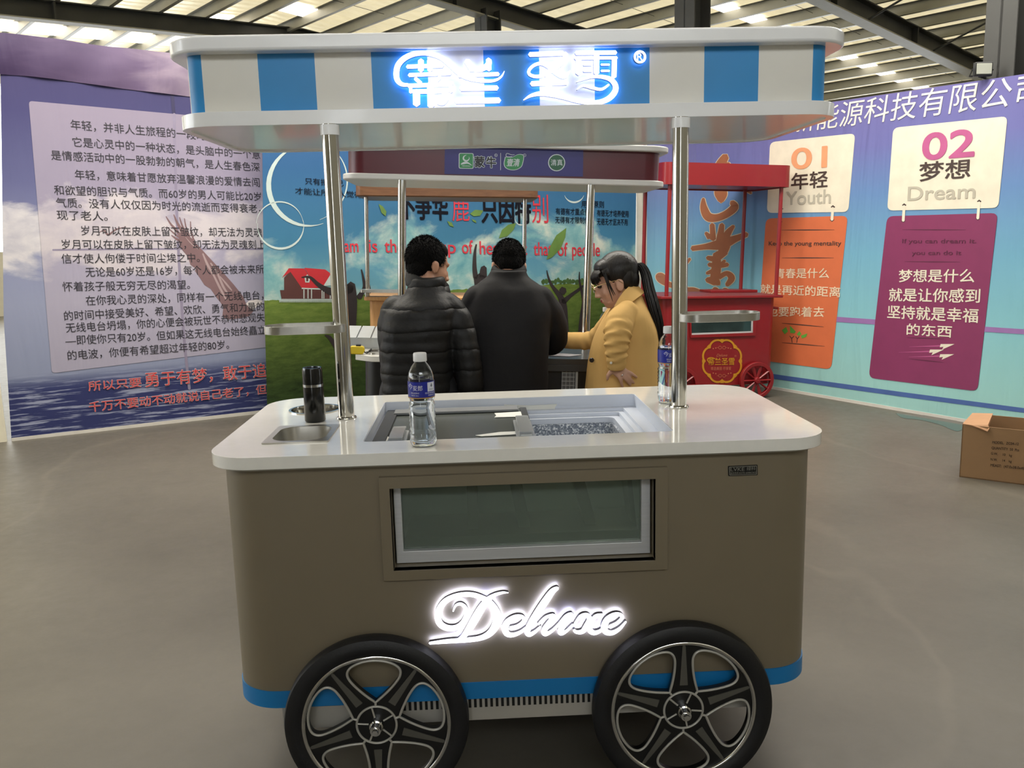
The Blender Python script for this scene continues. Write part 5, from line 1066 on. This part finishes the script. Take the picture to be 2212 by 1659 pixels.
remeshed(b, 'jacket', quilt, m1, .0065, 2, disp=crease(.006))
def stand_collar(root, c_, rx, ry, h, lean, mat, dip=.018, tx=0.0):
    b = MB(); n_ = 44; v = []
    for k in range(n_):
        a = 2*PI*k/n_; ca, sa = math.cos(a), math.sin(a); base = c_+V3((rx*ca, ry*sa, -.022+dip*sa-tx*ca)); o1 = V3((ca, sa, 0)); top = base+V3((-.012*ca, -.008*sa+lean, h-.012*max(0, sa)))
        v += [base, base.lerp(top, .35)+o1*.008, base.lerp(top, .8)+o1*.007, top, top-o1*.012+V3((0, 0, -.004)), base.lerp(top, .4)-o1*.016, base-o1*.014]
    b.add(v, [(7*k+j, 7*((k+1) % n_)+j, 7*((k+1) % n_)+(j+1) % 7, 7*k+(j+1) % 7) for k in range(n_) for j in range(7)]); b.build('collar', mat, root, smooth=60)
stand_collar(m1, P(924, 617, 1.83), .092, .082, .064, .014, quilt, .012, .030)
legs(m1, (pel.x, 1.66, pel.z), ((foot.x-.11, 1.65), (foot.x+.10, 1.66)))
# ---------------------------------------------------------------- man in the plain black jacket
Y2 = 1.80; foot = W(1100, 845, Y2)
m2 = thing('person', 'person in a plain black jacket seen from behind, bowing over the counter, in the middle', 'person', (foot.x, Y2, FZ))
P = lambda x, y, Y: W(x, y, Y)
hc = P(1099, 573, 1.92); f2 = V3((-.10, .80, -.60)); u2 = V3((0, .6, .8))
b = MB(); head_forms(b, hc, f2, u2, .93); nk = P(1098, 625, 1.83)
capsule(b, [hc+V3((0, -.02, -.04)), P(1099, 598, 1.87), nk], [.054, .055, .062]); chest = P(1098, 700, 1.80); pel = P(1100, 850, 1.76)
capsule(b, [nk, chest, pel], [.07, .10, .11])
wr = P(1136, 738, 2.12); wl_ = P(1062, 738, 2.15)
for sh, el, w_, ac in ((P(1172, 645, 1.82), P(1204, 740, 1.90), wr, V3((-1, 0, 0))), (P(1022, 645, 1.82), P(1004, 735, 1.90), wl_, V3((1, 0, 0)))):
    capsule(b, [sh, el, w_], [.04, .034, .026]); hand(b, w_, V3((ac.x*.35, 1, -.05)), -ac, 1, curl=.25, nrm=V3((0, 0, 1)))
inner_legs(b, (pel.x, 1.76, pel.z), ((foot.x-.11, 1.74), (foot.x+.10, 1.74)))
remeshed(b, 'body', [skin, lipm], m2, .0055, 3)
short_hair(m2, hc, f2, u2, .90, 9)
b = MB(); yw0 = 0.0
def R2(x, y, Y, hw, d): q = P(x, y, Y); return (q.x, q.y, q.z, hw, d, 0)
b.loft([R2(1100, 960, 1.76, .180, .125), R2(1099, 900, 1.76, .178, .128), R2(1098, 845, 1.77, .176, .13), R2(1097, 790, 1.78, .176, .13), R2(1097, 735, 1.79, .182, .13), R2(1098, 690, 1.80, .190, .125), R2(1099, 655, 1.815, .188, .115), R2(1098, 628, 1.825, .165, .10), R2(1097, 611, 1.835, .130, .085), R2(1098, 597, 1.845, .092, .075), R2(1099, 583, 1.85, .078, .068)], 40, steps=6, power=2.3)
def arm(b, pts, rad, wr=.0):
    Q = spline([tuple(p)+(r,) for p, r in zip(pts, rad)], 10); b.tube([q[:3] for q in Q], [q[3]*(1+wr*math.sin(i*.9)) for i, q in enumerate(Q)], 18); b.ell(Q[0][:3], (rad[0],)*3); b.ell(Q[-1][:3], (rad[-1],)*3)
arm(b, [P(1166, 648, 1.82), P(1190, 680, 1.83), P(1200, 725, 1.87), P(1188, 746, 1.95), P(1150, 738, 2.07)], [.066, .062, .056, .048, .042], .02)
arm(b, [P(1030, 648, 1.82), P(1012, 680, 1.83), P(1006, 725, 1.87), P(1020, 746, 1.95), P(1052, 738, 2.08)], [.066, .062, .056, .048, .042], .02)
remeshed(b, 'jacket', wool_b, m2, .0065, 4, disp=crease(.007, 6))
stand_collar(m2, P(1099, 580, 1.866), .077, .068, .038, .012, wool_b, .020)
legs(m2, (pel.x, 1.76, pel.z), ((foot.x-.11, 1.74), (foot.x+.10, 1.74)))
# ---------------------------------------------------------------- woman in the mustard coat
YW_ = 1.72; P = lambda x, y, Y: W(x, y, Y-.18); foot = W(1348, 845, YW_)
m3 = thing('person', 'person in a mustard yellow coat with glasses and a long black ponytail, hand on hip', 'person', (foot.x, YW_, FZ))
hc = P(1330, 605, 1.90); f3 = V3((-.93, .06, -.26)); u3 = V3((-.26, 0, .95))
b = MB(); r, f, u, Rm = head_forms(b, hc, f3, u3, .92, True); nk = P(1352, 652, 1.90)
HEADC, HF, HU, HR, HK = hc, f, u, r, .92
capsule(b, [hc-f*.03-u*.05, P(1345, 640, 1.90), nk], [.048, .048, .055]); chest = P(1355, 720, 1.90); pel = P(1350, 850, 1.90)
capsule(b, [nk, chest, pel], [.06, .09, .11])
wn = P(1331, 797, 1.715); nearS, nearE = P(1352, 690, 1.79), P(1334, 742, 1.675)
capsule(b, [nearS, nearE, wn], [.036, .031, .023])
# near hand: spread on the hip, fingers pointing down to the right
tips = [((1334, 806), (1341, 822), (1345, 836)), ((1341, 806), (1353, 820), (1362, 832)), ((1346, 803), (1359, 816), (1369, 827)), ((1350, 800), (1363, 806), (1375, 815))]
hd = lambda x, y, dY=0: P(x, y, 1.708+dY)
b.ell(hd(1338, 801), (.030, .016, .030), Matrix.Rotation(.5, 3, 'Y'), 16, 10); b.ell(hd(1333, 797), (.024, .018, .026))
for i, (k0, k1, k2) in enumerate(tips):
    a0, a1, a2 = hd(*k0, -.004), hd(*k1, -.010), hd(*k2, .004); capsule(b, [hd(1335, 799), a0, a0.lerp(a1, .5)+V3((0, -.003, 0)), a1, a1.lerp(a2, .55), a2], [.0095, .0088, .0082, .0078, .0072, .0058])
capsule(b, [hd(1326, 799), hd(1318, 805, -.004), hd(1313, 812), hd(1312, 819, .004)], [.012, .0105, .009, .0068])
wf_ = W(1216, 736, 2.06); fe = W(1284, 734, 1.95); fs = W(1330, 676, 1.87)
capsule(b, [fs, fe, wf_], [.036, .031, .023]); hand(b, wf_, V3((-.45, .88, -.08)), V3((.88, .45, 0)), 1, .84, curl=.18, nrm=V3((0, 0, 1)))
inner_legs(b, (pel.x, 1.72, pel.z-.03), ((foot.x-.02, 1.60), (foot.x+.02, 1.80)))
lip_c = hc+(f*.095-u*.076)*.92
remeshed(b, 'body', [skin2, lipm], m3, .0042, 5, paint=lambda p: 1 if (V3(p)-lip_c).length < .017 and abs((V3(p)-lip_c).dot(u)) < .009 and (V3(p)-lip_c).dot(f) > -.006 else 0)
for s in (-1, 1):
    b = MB(); ec = hc+(f*.082+r*(s*.031)-u*.004)*.92; b.ell(ec, (.0115, .0115, .0085)); b.tube([ec+f*.008-r*.014+u*.004, ec+f*.013+u*.007, ec+f*.008+r*.014+u*.003], .0016, 6)
    b.tube([ec+f*.012-r*.018+u*.020, ec+f*.016+u*.025, ec+f*.006+r*.02*s+u*.020], .0024, 6, m=0); b.build('eye', M('dark_eye', (26, 20, 18), .25), m3)
# hair: crown, bangs, side locks, ponytail
b = MB(); k = .92
def he(ff, rr, uu, a, bb, cc): b.ell(hc+(f*ff+r*rr+u*uu)*k, (a*k, bb*k, cc*k), Rm, 26, 16)
he(-.022, 0, .038, .086, .098, .094); he(-.055, 0, .0, .072, .056, .080); he(.036, 0, .072, .068, .050, .042); he(.058, 0, .056, .060, .030, .034)
for s in (-1, 1): he(-.045, s*.056, .006, .026, .040, .060); he(.028, s*.056, .052, .018, .034, .026)
rn = random.Random(5)
for i in range(46):                                                 # bangs over the forehead
    rr = -.062+.124*i/45; L0 = hc+(f*.062+r*rr+u*(.088-.9*rr*rr*8))*k; L1 = hc+(f*(.104-rr*rr*7)+r*rr*1.02+u*.048)*k; L2 = hc+(f*(.108-rr*rr*9)+r*(rr*1.02+rn.uniform(-.004, .004))+u*rn.uniform(.006, .024))*k
    b.tube(spline([tuple(L0), tuple(L1), tuple(L2)], 4), [.005]*6+[.004, .003, .001], 6)
for s in (-1, 1):                                                    # loose locks in front of the ears
    for i in range(3): o_ = rn.uniform(-.008, .008); b.tube(spline([tuple(hc+(f*(.048+o_)+r*s*.072+u*.05)*k), tuple(hc+(f*(.046+o_)+r*s*.080+u*.0)*k), tuple(hc+(f*(.040+o_*2)+r*s*.076+u*(-.055-rn.random()*.03))*k)], 5), [.0035]*6+[.003, .0025, .002, .0015, .0007], 5)
b.build('hair', hair_w, m3, smooth=60, norm=False)
b = MB(); tie = P(1368, 575, 1.90); tail = [tie, P(1382, 571, 1.90), P(1394, 590, 1.89), P(1402, 625, 1.88), P(1413, 665, 1.87), P(1423, 705, 1.865), P(1426, 745, 1.865), P(1424, 775, 1.87)]
for j in range(190):
    a = rn.uniform(0, 2*PI); rr = math.sqrt(rn.random()); Q = []
    for i, p in enumerate(tail): w = (.012, .020, .026, .030, .032, .028, .020, .008)[i]*rr; Q.append(tuple(p+V3((w*math.cos(a)*.8, w*math.sin(a), w*.2*math.sin(a*3)))))
    Q = Q[:rn.choice((7, 8, 8))]; S2 = spline(Q, 4); b.tube(S2, [.0030*(1-.8*max(0, (i/len(S2)-.6))/.4) for i in range(len(S2))], 5)
b.build('ponytail', hair_w, m3, smooth=60, norm=False)
b = MB(); b.tube([tie+V3((.006, .019*math.cos(q*PI/8), .019*math.sin(q*PI/8))) for q in range(16)], .008, 8, closed=True); b.build('hair_tie', M('black_band', (12, 12, 14), .7), m3)
# glasses
b = MB(); gold = M('gold_wire', (222, 196, 160), .2, .9)
for s in (-1, 1):
    gc = hc+(f*.113+r*s*.033-u*.008)*k; b.tube([gc+(r*.026*math.cos(q*PI/12)+u*.023*math.sin(q*PI/12)-f*.004*abs(math.cos(q*PI/12)))*k for q in range(24)], .0011, 6, closed=True)
    b.tube([gc+(r*s*.026+u*.006)*k, hc+(f*.095+r*s*.072+u*.004)*k, hc+(f*.03+r*s*.082+u*.006)*k, hc+(-f*.004+r*s*.086+u*.004)*k, hc+(-f*.02+r*s*.084-u*.016)*k], .0017, 6)
    b.tube([gc+(-r*s*.022-u*.006)*k, gc+(-r*s*.022-u*.014-f*.008)*k], .003, 6)
b.tube([hc+(f*.113-r*.009-u*.002)*k, hc+(f*.116+u*.001)*k, hc+(f*.113+r*.009-u*.002)*k], .0013, 6); gl = b.build('glasses', gold, m3)
b = MB()
for s in (-1, 1): gc = hc+(f*.113+r*s*.033-u*.008)*k; b.prism([gc+(r*.025*math.cos(q*PI/10)+u*.022*math.sin(q*PI/10))*k for q in range(20)], lambda p, t: p-f*(.0012 if t else 0))
b.build('lenses', GL('lens_glass', (250, 250, 250), 0, 1.1), gl, smooth=0)
# coat
b = MB()
def R3(x, y, Y, hw, d, yw=0): q = P(x, y, Y); return (q.x, q.y, q.z, hw, d, yw)
b.loft([R3(1342, 980, 1.90, .185, .19), R3(1344, 900, 1.90, .178, .19), R3(1346, 842, 1.90, .166, .180), R3(1348, 790, 1.90, .158, .165), R3(1350, 745, 1.90, .146, .160), R3(1353, 712, 1.90, .126, .168), R3(1356, 682, 1.90, .096, .166), R3(1359, 660, 1.90, .070, .135), R3(1360, 643, 1.90, .055, .088), R3(1359, 630, 1.90, .05, .066), R3(1358, 622, 1.90, .046, .06)], 40, steps=6, power=2.2)
def wrinkled(b, pts, rad, amp, fr, seed):
    Q = spline([tuple(p)+(q,) for p, q in zip(pts, rad)], 14); n = len(Q); seg = 26; v = []; rn = random.Random(seed); up = V3((0, 1, 0)); ph = rn.random()*6
    for i, q in enumerate(Q):
        p = V3(q[:3]); t = (V3(Q[min(i+1, n-1)][:3])-V3(Q[max(i-1, 0)][:3])).normalized(); a = t.cross(up).normalized(); c2 = a.cross(t)
        for s in range(seg):
            w = 2*PI*s/seg; env = math.sin(PI*min(1, max(0, (i/n-.22)/.70))); k_ = 1+amp*env*(math.sin(i*fr+2.2*math.cos(w+.6)+ph)+.5*math.sin(i*fr*1.7-1.5*math.cos(w)+ph)); v.append(p+(a*math.cos(w)+c2*math.sin(w))*q[3]*k_)
    b.add(v, [(i*seg+s, i*seg+(s+1) % seg, (i+1)*seg+(s+1) % seg, (i+1)*seg+s) for i in range(n-1) for s in range(seg)]+[tuple(range(seg))[::-1], tuple((n-1)*seg+s for s in range(seg))]); b.ell(Q[0][:3], (rad[0],)*3)
wrinkled(b, [P(1354, 672, 1.77), P(1340, 692, 1.74), P(1334, 720, 1.70), P(1332, 745, 1.685), P(1332, 772, 1.69), P(1332, 794, 1.705)], [.046, .058, .057, .050, .044, .039], .12, .78, 4)
wrinkled(b, [W(1338, 676, 1.85), W(1310, 708, 1.90), W(1284, 733, 1.95), W(1255, 736, 1.99), W(1218, 735, 2.04)], [.058, .050, .043, .040, .038], .05, .6, 8)
remeshed(b, 'coat', coat_m, m3, .0055, 2, disp=crease(.0035, 6))
# collar and lapel
b = MB(); path = [P(1327, 662, 1.815), P(1336, 645, 1.805), P(1348, 630, 1.815), P(1362, 617, 1.85), P(1369, 612, 1.90), P(1362, 617, 1.95), P(1345, 634, 1.99), P(1330, 655, 1.985)]
drop = [V3((-.005, -.022, -.060)), V3((.012, -.032, -.050)), V3((.024, -.042, -.046)), V3((.036, -.034, -.044)), V3((.042, 0, -.044)), V3((.036, .034, -.044)), V3((.016, .036, -.05)), V3((-.005, .022, -.06))]
A_ = spline([tuple(p) for p in path], 5); D_ = spline([tuple(p+d) for p, d in zip(path, drop)], 5); n = len(A_); t_ = V3((.004, 0, .006))
vv = [V3(q) for q in A_]+[V3(q) for q in D_]+[V3(q)+t_ for q in A_]+[V3(q)+t_ for q in D_]; F_ = []
for i in range(n-1): F_ += [(i, i+1, n+i+1, n+i), (2*n+i, 3*n+i, 3*n+i+1, 2*n+i+1), (i, 2*n+i, 2*n+i+1, i+1), (n+i, n+i+1, 3*n+i+1, 3*n+i)]
F_ += [(0, n, 3*n, 2*n), (n-1, 3*n-1, 4*n-1, 2*n-1)]
b.add(vv, F_); b.build('coat_collar', coat_m, m3, smooth=50, bevel=.002)
b = MB(); bp = P(1283.5, 777, 1.835); b.lathe([(0, .004), (.0085, .004), (.0105, .001), (.0105, -.004), (0, -.004)], bp+V3((-.012, -.012, 0)), 20, rot=Matrix.Rotation(PI/2, 3, 'X') @ Matrix.Rotation(0, 3, 'Y')); b.build('coat_button', M('dark_button', (30, 22, 20), .3), m3)
b = MB(); b.ell(P(1320, 784, 1.652), (.0055, .003, .0055)); b.build('cuff_button', M('pearl_button', (220, 214, 204), .3), m3)
b = MB(); rc_ = hd(1343.5, 809.5, -.012); b.tube([rc_+V3((.0095*math.cos(q*PI/6)*.75, .0095*math.sin(q*PI/6), .0095*math.cos(q*PI/6)*.6)) for q in range(12)], .0012, 6, closed=True); b.ell(rc_+V3((0, -.0105, 0)), (.003, .002, .003)); b.build('ring', chrome, m3)
legs(m3, (pel.x, 1.72, pel.z-.03), ((foot.x-.02, 1.60), (foot.x+.02, 1.80)))
